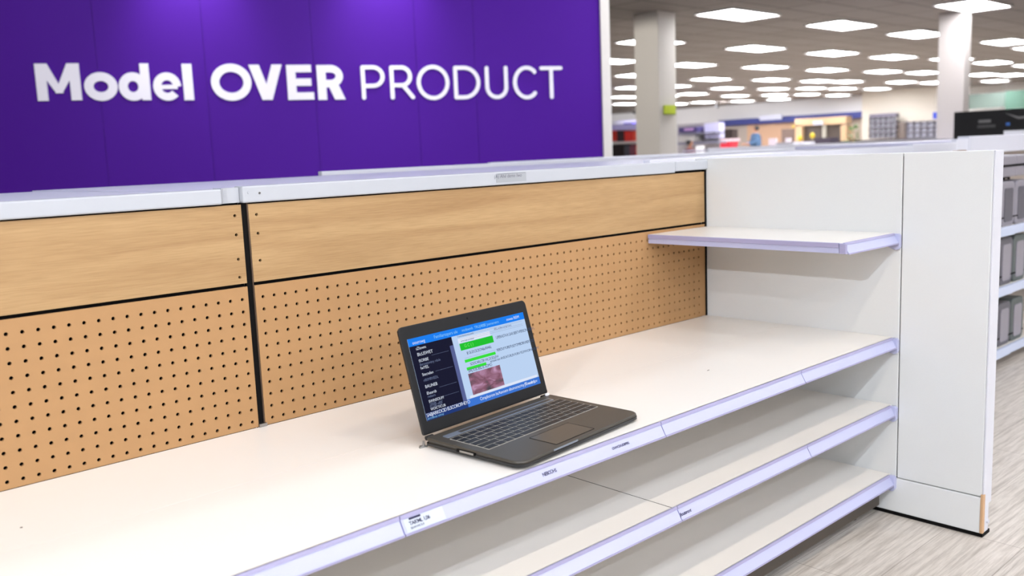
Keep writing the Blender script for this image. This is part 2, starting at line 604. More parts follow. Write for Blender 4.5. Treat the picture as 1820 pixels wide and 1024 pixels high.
        bw = 0.38 * w
        stroke([(u0 + r, zt - r), (u0 + bw, zt - r)]); stroke([(u0 + r, zb + r), (u0 + bw, zb + r)])
        arc(u0 + bw, cz, w - bw - r, h / 2 - r, -90, 90, 30)
    elif kind == 'U':
        br = w / 2 - r
        zc = zb + r + br
        stroke([(u0 + r, zt - r), (u0 + r, zc)]); stroke([(u1 - r, zt - r), (u1 - r, zc)])
        arc(cx, zc, br, br, 180, 360, 24)
    elif kind == 'C':
        arc(cx + 0.04 * w, cz, w * 0.54 - r, h / 2 - r + 0.01 * h, 47, 313, 44)
        for a in (47, 313):
            dot(cx + 0.04 * w + (w * 0.54 - r) * math.cos(math.radians(a)), cz + (h / 2 - r) * math.sin(math.radians(a)))
    elif kind == 'T':
        stroke([(u0 + r, zt - r), (u1 - r, zt - r)]); stroke([(cx, zt - r), (cx, zb + r)])
    return obj('letter_' + kind[0].lower(), g, SIGNW, sign)
B = 0.275
for a in ((64.5, 143.5, 'M', 0.268), (149.2, 208.8, 'o', 0.238, 0.76), (210.5, 266.5, 'd', 0.238, 0.76), (271.7, 321.5, 'e', 0.215, 0.76), (325.3, 342.8, 'l', 0.26),
          (375, 446.8, 'O', 0.225), (443.5, 502.5, 'V', 0.258), (510, 556.5, 'E', 0.258), (563.5, 611, 'R', 0.258),
          (641.5, 683.3, 'P', 0.118), (692.5, 734, 'RR', 0.118), (740, 797.8, 'O', 0.118), (805.7, 852.5, 'D', 0.118), (861.5, 901.8, 'U', 0.118),
          (911, 955.5, 'C', 0.118), (958.5, 999, 'T', 0.118)):
    letter(*a)

# added spotlights washing the lettering, and two close to the wall that leave the bright scallops at its top
for k in range(5):
    q = wfn(us[1] + (us[-1] - us[1]) * (k + 0.5) / 5, 0, 2.6)
    g_ = wfn(us[1] + (us[-1] - us[1]) * (k + 0.5) / 5, 0, 0)
    spot(q.x, q.y, g_.x, g_.y, 1.45, WASH * (1, 1, 1, 0.9, 0.5)[k], (246, 244, 255), 95)
for px_ in (350, 690):
    q = wfn(wu(px_), 0, 0.55)
    g_ = wfn(wu(px_), 0, 0)
    spot(q.x, q.y, g_.x, g_.y, 2.15, WASH * 0.8, (246, 244, 255), 80, 0.05, 1.0)

# ------------------------------------------------------------------ the near gondola: back panels
YB = 0.0
ZS, ZP, ZW, ZT = 0.507, 0.7995, 0.967, 1.0
PX0, PX1 = -1.5735, -1.5580     # the dark upright between the two bays

def peg_panel(x0, x1, z0, z1, cols, rows, r=0.0035, y0=0.0, y1=0.005, n=12):
    """board with real round holes"""
    mb = MB()
    p = 0.0254
    gx0, gx1 = min(cols) - p / 2, max(cols) + p / 2
    gz0, gz1 = min(rows) - p / 2, max(rows) + p / 2
    # margins round the hole field
    def quad(a, b, c, d):
        if b > a and d > c:
            mb.add([(a, y0, c), (b, y0, c), (b, y0, d), (a, y0, d)], [(0, 1, 2, 3)])
    quad(x0, gx0, z0, z1); quad(gx1, x1, z0, z1); quad(gx0, gx1, z0, gz0); quad(gx0, gx1, gz1, z1)
    q = p / 2
    for cx in cols:
        for cz in rows:
            sq, ci = [], []
            for k in range(n):
                a = 2 * math.pi * (k + 0.5) / n
                c, s_ = math.cos(a), math.sin(a)
                ci.append((cx + r * c, cz + r * s_))
            vs = [(a, y0, b) for a, b in ci] + [(a, y1, b) for a, b in ci]
            cor = [(cx + q, cz + q), (cx - q, cz + q), (cx - q, cz - q), (cx + q, cz - q)]
            vs += [(a, y0, b) for a, b in cor]
            fs = []
            for k in range(n):
                fs.append((k, (k + 1) % n, n + (k + 1) % n, n + k))
            # four fans, one per corner/side (n divisible by 4)
            m = n // 4
            for s4 in range(4):
                base = s4 * m
                idx = [(base + j) % n for j in range(m)]
                c = 2 * n + s4
                for j in range(m - 1):
                    fs.append((idx[j], idx[j + 1], c))
                fs.append((idx[-1], (idx[-1] + 1) % n, 2 * n + (s4 + 1) % 4, c))
            mb.add(vs, fs)
    # rim
    for a in ((x0, x0, z0, z1), (x1, x1, z0, z1)):
        mb.add([(a[0], y0, z0), (a[0], y0, z1), (a[0], y1, z1), (a[0], y1, z0)], [(0, 1, 2, 3)])
    for zc in (z0, z1):
        mb.add([(x0, y0, zc), (x1, y0, zc), (x1, y1, zc), (x0, y1, zc)], [(0, 1, 2, 3)])
    return mb

def wood_panel(x0, x1, z0, z1, holes, r=0.0031):
    """laminate board with the few screw holes cut into a narrow strip at its end"""
    mb = MB()
    y0, y1 = 0.0, 0.007
    hx = holes[0][0]
    sx0, sx1 = hx - 0.0127, hx + 0.0127
    def quad(a, b, c, d):
        if b > a + 1e-6 and d > c + 1e-6:
            mb.add([(a, y0, c), (b, y0, c), (b, y0, d), (a, y0, d)], [(0, 1, 2, 3)])
    quad(x0, sx0, z0, z1); quad(sx1, x1, z0, z1)
    zs = sorted(h[1] for h in holes)
    cur = z0
    for cz in zs:
        quad(sx0, sx1, cur, cz - 0.0127)
        sub = peg_panel(sx0, sx1, cz - 0.0127, cz + 0.0127, [hx], [cz], r, y0, y1)
        sub.f = sub.f[:-4]
        mb.add(sub.v, sub.f)
        cur = cz + 0.0127
    quad(sx0, sx1, cur, z1)
    mb.add([(x0, y1, z0), (x0, y0, z0), (x0, y0, z1), (x0, y1, z1)], [(0, 1, 2, 3)])
    mb.add([(x1, y1, z0), (x1, y0, z0), (x1, y0, z1), (x1, y1, z1)], [(0, 1, 2, 3)])
    for zc in (z0, z1):
        mb.add([(x0, y0, zc), (x1, y0, zc), (x1, y1, zc), (x0, y1, zc)], [(0, 1, 2, 3)])
    return mb

rows = [0.7745 - 0.0254 * k for k in range(11)]
XE = -0.009            # right end of the boards
XL = -3.1              # left end, outside the frame
def bay(x0, x1, hx, hz, cols, label, caps):
    t = thing('shelving_bay', label, 'shelving bay', ((x0 + x1) / 2, 0.02, 0))
    wp = obj('wood_panel', wood_panel(x0, x1, ZP + 0.007, ZW - 0.003, [(hx, z) for z in hz]), WOOD, t)
    pg = obj('pegboard', peg_panel(x0, x1, ZS + 0.001, ZP, cols, rows), PEG, t)
    obj('backing_board', MB().box(x0 + 0.001, x1 - 0.001, 0.012, 0.02, 0.03, ZT - 0.012), BLACK, t)
    for c in caps:
        obj('top_cap', *c, t, bevel=0.003)
    return t
# cap profile: face slightly proud of the boards, shallow lip, broad flat top behind
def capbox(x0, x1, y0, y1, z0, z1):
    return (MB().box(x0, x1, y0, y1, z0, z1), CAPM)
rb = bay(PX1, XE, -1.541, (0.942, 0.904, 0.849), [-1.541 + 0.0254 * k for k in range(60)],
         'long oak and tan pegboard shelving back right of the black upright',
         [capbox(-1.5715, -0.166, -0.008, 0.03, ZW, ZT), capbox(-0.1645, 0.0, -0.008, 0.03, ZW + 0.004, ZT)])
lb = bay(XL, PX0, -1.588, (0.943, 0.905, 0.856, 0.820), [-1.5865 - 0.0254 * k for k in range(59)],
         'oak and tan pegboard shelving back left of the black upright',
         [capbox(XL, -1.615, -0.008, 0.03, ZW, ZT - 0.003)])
# upright between the bays: channel with two flanges
up = MB().box(PX0 + 0.001, PX1 - 0.001, 0.004, 0.012, 0.05, ZW)
obj('upright_post', up, BLACK, rb)
lipm = mat('brown_upright_flange', (84, 66, 52), 0.5)
obj('upright_flange', MB().box(PX1 - 0.0022, PX1 - 0.0006, 0.0008, 0.006, ZS, ZW), lipm, rb)
obj('corner_channel', MB().box(XE + 0.0005, -0.0005, -0.002, 0.012, ZS, ZW + 0.002), BLACK, rb)
obj('post_foot_clip', MB().box(PX0 - 0.001, PX1 + 0.001, -0.006, 0.003, ZS + 0.0005, ZS + 0.007), METAL, rb)
# joint piece between the two caps (sits further back and curves)
j = MB()
pl_ = [(-1.615, -0.006), (-1.607, 0.003), (-1.598, 0.006), (-1.5725, 0.006), (-1.5725, 0.030), (-1.615, 0.030)]
j.prism(pl_, ZW + 0.001, ZT - 0.002, lambda p, q, t: (p, q, t))
obj('cap_joint', j, CAPM, lb)
# screws on the right cap
for (x, z, m_) in ((-1.559, 0.987, CAPM), (-1.535, 0.985, METAL)):
    s_ = obj('screw', MB().tube((x, -0.0095, z), (x, -0.0078, z), 0.0022, 0.0026, 14), m_, rb)
obj('screw_recess', MB().tube((-1.535, -0.0098, 0.985), (-1.535, -0.0094, 0.985), 0.001, n=6), BLACK, rb)
# top deck behind the caps
obj('top_deck', MB().box(-1.5725, -0.001, 0.0305, 1.35, ZT - 0.03, ZT - 0.010), CAPTOP, rb)
obj('top_deck', MB().box(XL, -1.5745, 0.0305, 1.28, ZT - 0.03, ZT - 0.012), CAPTOP, lb)
obj('deck_support', MB().box(XL + 0.1, -1.7, 0.3, 1.1, 0.0, ZT - 0.031), PANEL, lb)
obj('deck_support', MB().box(-1.5, -0.05, 0.3, 1.1, 0.0, ZT - 0.031), PANEL, rb)
# pencil mark label on the cap face
lab = thing('shelf_label', 'small faded handwritten strip label stuck on the white top cap', 'label', (-0.86, -0.0088, 0.98))
a = onpl(876, 320, 1, -0.0086); b = onpl(935, 310, 1, -0.0086)
STK = mat('clear_grey_tape', (160, 163, 168), 0.3)
INK = mat('grey_ink', (96, 98, 106), 0.7)
obj('tape', MB().box(a.x + 0.012, b.x, -0.0088, -0.0081, ZW + 0.006, ZT - 0.0045), STK, lab)
def MXZ(x, y, z, rot=0.0):
    """text plane facing the aisle (-Y)"""
    return Matrix.Translation((x, y, z)) @ Matrix.Rotation(rot, 4, 'Z') @ Matrix(((1, 0, 0, 0), (0, 0, -1, 0), (0, 1, 0, 0), (0, 0, 0, 1)))
obj('writing', text_mb('(A) Ah\u00e9 demn Iwo', 0.0125, MXZ(a.x + 0.004, -0.009, ZT - 0.0155), 0.15), INK, lab)
obj('ruled_line', MB().box(a.x + 0.016, b.x - 0.002, -0.0092, -0.0088, ZT - 0.0060, ZT - 0.0053), INK, lab)

# ------------------------------------------------------------------ shelves
YF = -0.607
def rail_profile(zt, h=0.027):
    return [(YF + 0.002, zt), (YF - 0.002, zt), (YF - 0.004, zt - 0.006), (YF - 0.0155, zt - h + 0.001), (YF - 0.0155, zt - h - 0.001), (YF - 0.012, zt - h - 0.001), (YF + 0.002, zt - 0.010)]
def rail(x0, x1, zt, parent):
    r = obj('price_rail', MB().prism(rail_profile(zt), x0, x1, lambda p, q, t: (t, p, q)), RAIL, parent)
    lip = MB().prism([(YF - 0.0021, zt + 0.0006), (YF - 0.0041, zt - 0.0050), (YF - 0.0052, zt - 0.0050), (YF - 0.0035, zt + 0.0006)], x0, x1, lambda p, q, t: (t, p, q))
    obj('rail_lip', lip, RAILLIP, r)
    low = MB().prism([(YF - 0.0156, zt - 0.0250), (YF - 0.0166, zt - 0.0250), (YF - 0.0166, zt - 0.0285), (YF - 0.0150, zt - 0.0285)], x0, x1, lambda p, q, t: (t, p, q))
    obj('rail_lip', low, RAILLIP, r)
    return r
def end_bracket(zt, parent, x1=-0.001):
    y0, y1 = YF - 0.018, YF + 0.02
    poly = [(y1, zt - 0.002), (y0 + 0.006, zt - 0.001), (y0, zt - 0.006), (y0, zt - 0.036), (y0 + 0.003, zt - 0.042), (y0 + 0.009, zt - 0.045), (y0 + 0.018, zt - 0.043), (y1, zt - 0.034)]
    obj('end_bracket', MB().prism(poly, x1 - 0.013, x1, lambda p, q, t: (t, p, q)), RAIL, parent, bevel=0.0012)
def shelf(label, zt, decks, seams, seam_y=None, back=-0.001):
    t = thing('shelf', label, 'shelf', ((XL) / 2, -0.3, zt - 0.02))
    for (x0, x1) in decks:
        if seam_y is None:
            obj('deck_board', MB().box(x0, x1, YF, back, zt - 0.018, zt), DECK, t, bevel=0.0008, seg=1)
        else:
            obj('deck_board', MB().box(x0, x1, YF, seam_y - 0.0003, zt - 0.018, zt), DECK, t)
            obj('deck_board', MB().box(x0, x1, seam_y + 0.0003, back, zt - 0.018, zt), DECK, t)
    xs = [XL] + seams + [-0.012]
    for i in range(len(xs) - 1):
        rail(xs[i] + (0.0012 if i else 0), xs[i + 1] - 0.0012, zt, t)
        if i:
            obj('rail_joint', MB().prism([(YF - 0.002, zt - 0.001), (YF - 0.004, zt - 0.0065), (YF - 0.0150, zt - 0.0262), (YF - 0.013, zt - 0.0262), (YF - 0.001, zt - 0.0065)], xs[i] - 0.0009, xs[i] + 0.0009, lambda p, q, t_: (t_, p, q)), RAILSLOT, t)
    if zt > 0.2:
        obj('shelf_beam', MB().box(XL, -0.02, YF + 0.012, YF + 0.03, zt - 0.04, zt - 0.0185), PANEL, t)
    end_bracket(zt, t)
    return t
main = shelf('top broad white shelf with lavender price rail carrying the black laptop', ZS, [(XL, -0.001)], [-1.665, -1.029, -0.493], seam_y=-0.288)
sh2 = shelf('middle white shelf with lavender price rail, below the shelf carrying the laptop', 0.317, [(XL, -0.9915), (-0.9895, -0.001)], [-0.980, -0.463])
sh3 = shelf('lowest white shelf with lavender price rail, just above the dark plinth', 0.118, [(XL, -0.001)], [-1.4])
obj('deck_seam', MB().box(-0.9914, -0.9896, YF + 0.001, -0.002, 0.317 - 0.017, 0.317 - 0.0003), BLACK, sh2)
# inner back board behind the lower shelves
obj('back_board', MB().box(PX1, XE, -0.0005, 0.011, 0.03, ZS - 0.019), PANEL, rb)
obj('back_board', MB().box(XL, PX0, -0.0005, 0.011, 0.03, ZS - 0.019), PANEL, lb)

# plinth under the lowest shelf
pt = thing('plinth', 'dark brown base plinth under the lowest white shelf', 'plinth', (-1.5, -0.55, 0))
obj('kick_board', MB().box(XL, -0.022, -0.588, -0.570, 0.028, 0.097), PLINTH, pt, bevel=0.004)
obj('plinth_body', MB().box(XL, -0.03, -0.55, -0.05, 0.03, 0.098), BLACK, pt)
for x in (-0.10, -1.2, -2.3):
    obj('foot', MB().tube((x, -0.535, 0), (x, -0.535, 0.03), 0.022, 0.020, 18), BLACK, pt)

# ------------------------------------------------------------------ white end panel
ep = thing('end_panel', 'tall white end panel closing the right end of the shelving, edge facing the aisle', 'end panel', (0.03, -0.42, 0))
TH = 0.055
obj('inner_panel', MB().box(0.0, TH, -0.6225, 0.04, 0.1115, ZT + 0.004), PANEL, ep, bevel=0.0015)
obj('outer_panel', MB().box(0.0, TH - 0.004, -0.848, -0.6255, 0.1115, ZT + 0.004), PANEL, ep, bevel=0.0015)
obj('core', MB().box(0.006, TH - 0.008, -0.84, 0.03, 0.014, ZT - 0.004), BLACK, ep)
obj('kick_panel', MB().box(-0.002, TH - 0.006, -0.847, 0.03, 0.012, 0.109), PANEL, ep, bevel=0.0015)
obj('edge_trim', MB().box(0.002, TH, -0.853, -0.8485, 0.085, ZT + 0.004), WHITE, ep, bevel=0.001)
obj('wood_edge', MB().box(-0.0035, 0.010, -0.8545, -0.846, 0.012, 0.118), EDGEW, ep, bevel=0.002)
obj('lower_edge', MB().box(0.0105, TH - 0.012, -0.851, -0.8475, 0.010, 0.084), WHITE, ep)
obj('floor_gap_strip', MB().box(0.003, TH - 0.002, -0.852, 0.03, 0.0, 0.0095), BLACK, ep)  # black strip for the thin dark gap at the floor
obj('edge_clip', MB().tube((0.034, -0.856, 0.036), (0.034, -0.850, 0.036), 0.005, n=12), WHITE, ep)

# upper short shelf on the end panel
es = thing('shelf', 'small white upper shelf with lavender edging fixed against the white end panel', 'shelf', (-0.15, -0.3, 0.77))
EZ = 0.792
obj('deck_board', MB().box(-0.292, -0.001, -0.606, -0.004, EZ - 0.018, EZ), DECK, es, bevel=0.0008, seg=1)
r_ = rail(-0.288, -0.014, EZ, es)
end_bracket(EZ, es)
sr = MB().prism([(-0.2925, EZ), (-0.2965, EZ), (-0.2965, EZ - 0.026), (-0.2925, EZ - 0.026)], -0.600, -0.004, lambda p, q, t: (p, t, q))
sr_ = obj('side_rail', sr, RAIL, es)
obj('rail_lip', MB().box(-0.2985, -0.2966, -0.600, -0.004, EZ - 0.0115, EZ - 0.0005), RAILLIP, sr_)
obj('corner_cap', MB().box(-0.2985, -0.2895, -0.6195, -0.6015, EZ - 0.027, EZ - 0.001), RAILLIP, es, bevel=0.002)

# ------------------------------------------------------------------ price tags and lettering on the rails
DKINK = mat('dark_violet_ink', (24, 22, 60), 0.6)
TAGW = mat('paper_tag', (190, 197, 210), 0.5)
fdir = Vector((0, -0.0115, -0.0200)).normalized()   # down the slanted face
fn_ = Vector((0, -0.0200, 0.0115)).normalized()
def face_M(x, zt, down, lift):
    """text plane lying on the slanted face of a rail: x along, y up the face"""
    p = Vector((x, YF - 0.004, zt - 0.006)) + fdir * down + fn_ * lift
    upv = -fdir
    M = Matrix(((1, upv.x, fn_.x, p.x), (0, upv.y, fn_.y, p.y), (0, upv.z, fn_.z, p.z), (0, 0, 0, 1)))
    return M
def on_rail_box(x0, x1, zt, d0, d1, l0, l1):
    mb = MB()
    b_ = Vector((0, YF - 0.004, zt - 0.006))
    vs = []
    for l in (l0, l1):
        for (x, d) in ((x0, d0), (x1, d0), (x1, d1), (x0, d1)):
            p = b_ + fdir * d + fn_ * l
            vs.append((x, p.y, p.z))
    return mb.add(vs, [(0, 1, 2, 3), (4, 5, 6, 7), (0, 1, 5, 4), (1, 2, 6, 5), (2, 3, 7, 6), (3, 0, 4, 7)])
tg = thing('price_tag', 'pale price tag with dark header slotted in the upper rail, left of the laptop', 'price tag', (-1.63, YF - 0.012, 0.488))
obj('card', on_rail_box(-1.660, -1.585, ZS, 0.001, 0.0215, 0.0002, 0.0008), TAGW, tg)
obj('header_band', on_rail_box(-1.650, -1.628, ZS, 0.0008, 0.0040, 0.0009, 0.0013), DKINK, tg)
obj('writing', text_mb("TAR'ML 1,06", 0.0082, face_M(-1.652, ZS, 0.0120, 0.0012), spacing=0.9, bold=0.0002), DKINK, tg)
obj('writing', text_mb('BEARWROUS', 0.0048, face_M(-1.652, ZS, 0.0180, 0.0012), spacing=0.85), DKINK, tg)
tg.location = tg.location
def rail_text(s, x, zt, size, down, label, **k):
    t = obj('rail_lettering', text_mb(s, size, face_M(x, zt, down, 0.0006), bold=0.0001, **k), DKINK)
    return tag(t, label, 'label')
rail_text('NEBO\u0186HS', onpl(964, 838, 1, YF - 0.01).x, ZS, 0.0088, 0.0135, 'small dark lettering on the upper rail below the front corner of the laptop', spacing=0.8)
rail_text('CNWCEVUDBPERS', onpl(1088, 790, 1, YF - 0.01).x, ZS, 0.0068, 0.0125, 'small grey lettering on the upper rail below the right end of the laptop', spacing=0.8)
rail_text('Jhouttamont', onpl(1208, 912, 1, YF - 0.01).x, 0.317, 0.0100, 0.0150, 'small slanted lettering on the middle shelf rail beside its joint', shear=0.3, spacing=0.75)
# specks on the shelf
SPK = mat('brown_speck', (84, 70, 60), 0.8)
p = onpl(1258, 659, 2, ZS)
sp = MB()
for dx, dy in ((0, 0), (0.006, 0.0015)):
    sp.tube((p.x + dx, p.y + dy, ZS), (p.x + dx, p.y + dy, ZS + 0.0006), 0.0016, n=8)
tag(obj('crumb', sp, SPK), 'tiny dark crumb on the white shelf right of the laptop', 'crumb')
p = onpl(38, 938, 2, ZS)
tag(obj('crumb', MB().tube((p.x, p.y, ZS), (p.x, p.y, ZS + 0.0006), 0.0020, n=8), SPK), 'tiny brown crumb on the white shelf at the far left', 'crumb')

# ------------------------------------------------------------------ laptop
LX, LY, LA, LW, LD, LH, LT, LB = -1.4322, -0.3762, 0.1024, 0.3681, 0.2335, 0.2092, 0.2757, 0.0197
lap = thing('laptop', 'open black laptop with a lit screen standing on the white shelf', 'laptop', (LX, LY, ZS), LA)
LAPM = Matrix.Translation((LX, LY, ZS)) @ Matrix.Rotation(LA, 4, 'Z')
LAPI = LAPM.inverted()
DARK = mat('laptop_dark_shell', (66, 62, 55), 0.42, var=0.05, scale=200, spec=0.5)
LID = mat('laptop_black_bezel', (11, 11, 13), 0.5, var=0.04, scale=100, spec=0.3)
LIDE = mat('laptop_lid_edge', (22, 22, 24), 0.35)
UNDER = mat('laptop_underside', (34, 35, 36), 0.4)
KEYM = mat('black_keycap', (16, 15, 17), 0.45)
KEYW = mat('keyboard_well', (150, 146, 138), 0.45)
PADM = mat('touchpad_surface', (72, 70, 66), 0.3)
SILV = mat('silver_strip', (150, 160, 175), 0.32, metal=0.6)
def deckpt(px, py, z=LB):
    """photo pixel to laptop coordinates on the keyboard deck"""
    n = Vector((0, 0, 1))
    return LAPI @ onplane(px, py, Vector((0, 0, ZS + z - 0.001)), n)
# base: rounded outline, belly drawn in at the bottom, thinner towards the front
def base_mesh():
    mb = MB()
    top = rrect(0, LW, -LD, 0, 0.018, 7, rs=(0.008, 0.008, 0.022, 0.022))
    def ring(ins, zf):
        out = []
        for x, y in top:
            cx, cy = LW / 2, -LD / 2
            x2 = x + (ins if x < cx else -ins) * min(1, abs(x - cx) / (LW / 2))
            y2 = y + (ins if y < cy else -ins) * min(1, abs(y - cy) / (LD / 2)) * 1.0
            k = -y / LD
            out.append((x2, y2, zf(k)))
        return out
    zt = lambda k: LB - 0.004 * k
    R = [ring(0.010, lambda k: 0.002), ring(0.003, lambda k: 0.0055), ring(0.0005, lambda k: zt(k) - 0.006), ring(0, lambda k: zt(k) - 0.003), ring(0.0006, lambda k: zt(k) - 0.0008), ring(0.0022, zt)]
    n = len(top)
    vs = [p for r in R for p in r]
    fs = [tuple(range(n))[::-1], tuple(range((len(R) - 1) * n, len(R) * n))]
    for i in range(len(R) - 1):
        fs += [(i * n + k, i * n + (k + 1) % n, (i + 1) * n + (k + 1) % n, (i + 1) * n + k) for k in range(n)]
    return mb.add(vs, fs)
base = obj('base', base_mesh(), DARK, lap, local=True)
zdeck = lambda y: LB - 0.004 * (-y / LD)
for (x, y) in ((0.03, -0.03), (LW - 0.03, -0.03), (0.04, -LD + 0.03), (LW - 0.04, -LD + 0.03)):
    obj('rubber_foot', MB().tube((x, y, 0), (x, y, 0.003), 0.007, n=14), BLACK, lap, local=True)
# dark lower belt of the base
belt = MB()
tp = rrect(-0.0004, LW + 0.0004, -LD - 0.0004, 0.0004, 0.018, 7, rs=(0.008, 0.008, 0.022, 0.022))
belt.band([(x, y) for x, y in tp], 0.0012, 0.0050, 0.0100, lambda p, q, t: (p, q, t), closed=True)
obj('lower_belt', belt, UNDER, lap, local=True)
# keyboard on the deck
k0, k1, k2, k3 = deckpt(795, 784), deckpt(1008, 711), deckpt(1064, 723.5), deckpt(868, 797.5)
kx0, kx1 = (k0.x + k3.x) / 2, (k1.x + k2.x) / 2
ky1, ky0 = (k0.y + k1.y) / 2, (k3.y + k2.y) / 2
kx0, kx1, ky0, ky1 = 0.019, LW - 0.017, -0.143, -0.043
sl = 0.004 / LD
def deckbox(mb, x0, x1, y0, y1, dz0, dz1, r=0.0):
    poly = rrect(x0, x1, y0, y1, r, 3) if r else [(x0, y0), (x1, y0), (x1, y1), (x0, y1)]
    n = len(poly)
    vs = [(x, y, zdeck(y) + dz0) for x, y in poly] + [(x, y, zdeck(y) + dz1) for x, y in poly]
    return mb.add(vs, [tuple(range(n))[::-1], tuple(range(n, 2 * n))] + [(i, (i + 1) % n, n + (i + 1) % n, n + i) for i in range(n)])
kb = obj('keyboard', deckbox(MB(), kx0, kx1, ky0, ky1, -0.0005, 0.0003, 0.003), KEYW, lap, local=True)
rowsK = [[1] * 15, [1] * 13 + [1.9], [1.5] + [1] * 12 + [1.4], [1.8] + [1] * 11 + [2.1], [2.3] + [1] * 10 + [2.6], [1.3, 1, 1, 1.2, 5.2, 1.2, 1, 1, 1, 1]]
rh = (ky1 - ky0 - 0.002) / 6
for ri, row in enumerate(rowsK):
    tot = sum(row)
    unit = (kx1 - kx0 - 0.003) / tot
    x = kx0 + 0.0015
    yt = ky1 - 0.001 - ri * rh
    for wk in row:
        mb = MB()
        x0_, x1_ = x + 0.0012, x + wk * unit - 0.0012
        y1_, y0_ = yt - 0.0011, yt - rh + 0.0011
        q = 0.0009
        vs = [(x0_, y0_, zdeck(y0_) + 0.0003), (x1_, y0_, zdeck(y0_) + 0.0003), (x1_, y1_, zdeck(y1_) + 0.0003), (x0_, y1_, zdeck(y1_) + 0.0003),
              (x0_ + q, y0_ + q, zdeck(y0_) + 0.0011), (x1_ - q, y0_ + q, zdeck(y0_) + 0.0011), (x1_ - q, y1_ - q, zdeck(y1_) + 0.0011), (x0_ + q, y1_ - q, zdeck(y1_) + 0.0011)]
        mb.add(vs, [(0, 3, 2, 1), (4, 5, 6, 7), (0, 1, 5, 4), (1, 2, 6, 5), (2, 3, 7, 6), (3, 0, 4, 7)])
        obj('key', mb, KEYM, kb, local=True)
        x += wk * unit
# speaker strip, touchpad, palm highlight, power dots
stp = obj('speaker_strip', deckbox(MB(), 0.022, LW - 0.03, -0.038, -0.022, 0.0, 0.0009, 0.003), SILV, lap, local=True)
obj('speaker_grille', deckbox(MB(), 0.06, LW - 0.035, -0.0350, -0.0255, 0.0009, 0.0012, 0.001), DARK, stp, local=True)
pad = obj('touchpad', deckbox(MB(), 0.112, 0.226, -0.222, -0.160, -0.0002, 0.0005, 0.003), PADM, lap, local=True)
obj('touchpad_rim', MB().band([(0.1115, -0.2225), (0.2265, -0.2225), (0.2265, -0.1595), (0.1115, -0.1595)], 0.0007, LB - 0.0033, LB - 0.0025, lambda p, q, t: (p, q, t + (0.0009 if q > -0.18 else 0) - 0.0004), closed=True), LID, pad, local=True)
# card slot / maker's plate on the left side
obj('card_slot', MB().box(-0.0016, 0.001, -0.128, -0.082, 0.0078, 0.0132), BLACK, lap, local=True)
obj('slot_plate', MB().box(-0.0022, -0.0014, -0.124, -0.090, 0.0088, 0.0124), METAL, lap, local=True)
obj('front_highlight', MB().box(0.09, 0.16, -LD - 0.0008, -LD + 0.003, 0.0122, 0.0148), SILV, lap, local=True)  # silver strip standing in for the highlight along the front edge
# hinges
for x, s_ in ((0.006, 1), (LW - 0.02, 1)):
    obj('hinge', MB().tube((x, 0.004, LB - 0.004), (x + 0.016, 0.004, LB - 0.004), 0.0045, n=14), LIDE, lap, local=True)
hk = MB()
hk.tube((-0.010, 0.006, 0.0016), (0.006, 0.002, 0.0016), 0.0016, n=8)
hk.tube((-0.010, 0.006, 0.0016), (-0.004, 0.012, 0.0016), 0.0016, n=8)
hk.tube((-0.004, 0.012, 0.0016), (0.006, 0.008, 0.0016), 0.0016, n=8)
hk.tube((-0.001, 0.006, 0.001), (0.0, 0.005, 0.012), 0.0026, 0.002, n=8)
obj('hinge_bracket', hk, METAL, lap, local=True)
obj('hinge_cover', MB().box(LW - 0.0155, LW - 0.006, -0.006, -0.001, LB - 0.001, LB + 0.0045), SIGNW, lap, local=True, bevel=0.001)
# lid in its own frame: x right, y up the lid, z out towards the viewer
upv = Vector((0, math.sin(LT), math.cos(LT)))
outv = Vector((0, -math.cos(LT), math.sin(LT)))
O_ = Vector((0, 0.002, LB))
def lfn(x, y, t):
    return O_ + Vector((x, 0, 0)) + upv * y + outv * t
lid_poly = rrect(0, LW, 0.003, LH, 0.009, 6, rs=(0.010, 0.010, 0.003, 0.003))
def lidmesh():
    mb = MB()
    def ring(ins, t):
        cx, cy = LW / 2, LH / 2
        return [lfn(x + (ins if x < cx else -ins), y + (ins if y < cy else -ins), t) for x, y in lid_poly]
    R = [ring(0.003, -0.0075), ring(0.0006, -0.0060), ring(0, -0.0040), ring(0, -0.0016), ring(0.0008, -0.0006), ring(0.0020, -0.0001)]
    n = len(lid_poly)
    vs = [p for r in R for p in r]
    fs = [tuple(range(n))[::-1], tuple(range((len(R) - 1) * n, len(R) * n))]
    for i in range(len(R) - 1):
        fs += [(i * n + k, i * n + (k + 1) % n, (i + 1) * n + (k + 1) % n, (i + 1) * n + k) for k in range(n)]
    return mb.add(vs, fs)
lid = obj('lid', lidmesh(), LID, lap, local=True)
obj('lid_edge', MB().band(rrect(0.0002, LW - 0.0002, 0.003, LH - 0.0002, 0.009, 6, rs=(0.010, 0.010, 0.003, 0.003)), 0.0008, -0.0045, -0.0012, lfn, closed=True), LIDE, lid, local=True)
obj('webcam', MB().prism([(LW / 2 + 0.0022 * math.cos(a * math.pi / 6), LH - 0.011 + 0.0022 * math.sin(a * math.pi / 6)) for a in range(12)], -0.0001, 0.0001, lfn), BLACK, lid, local=True)

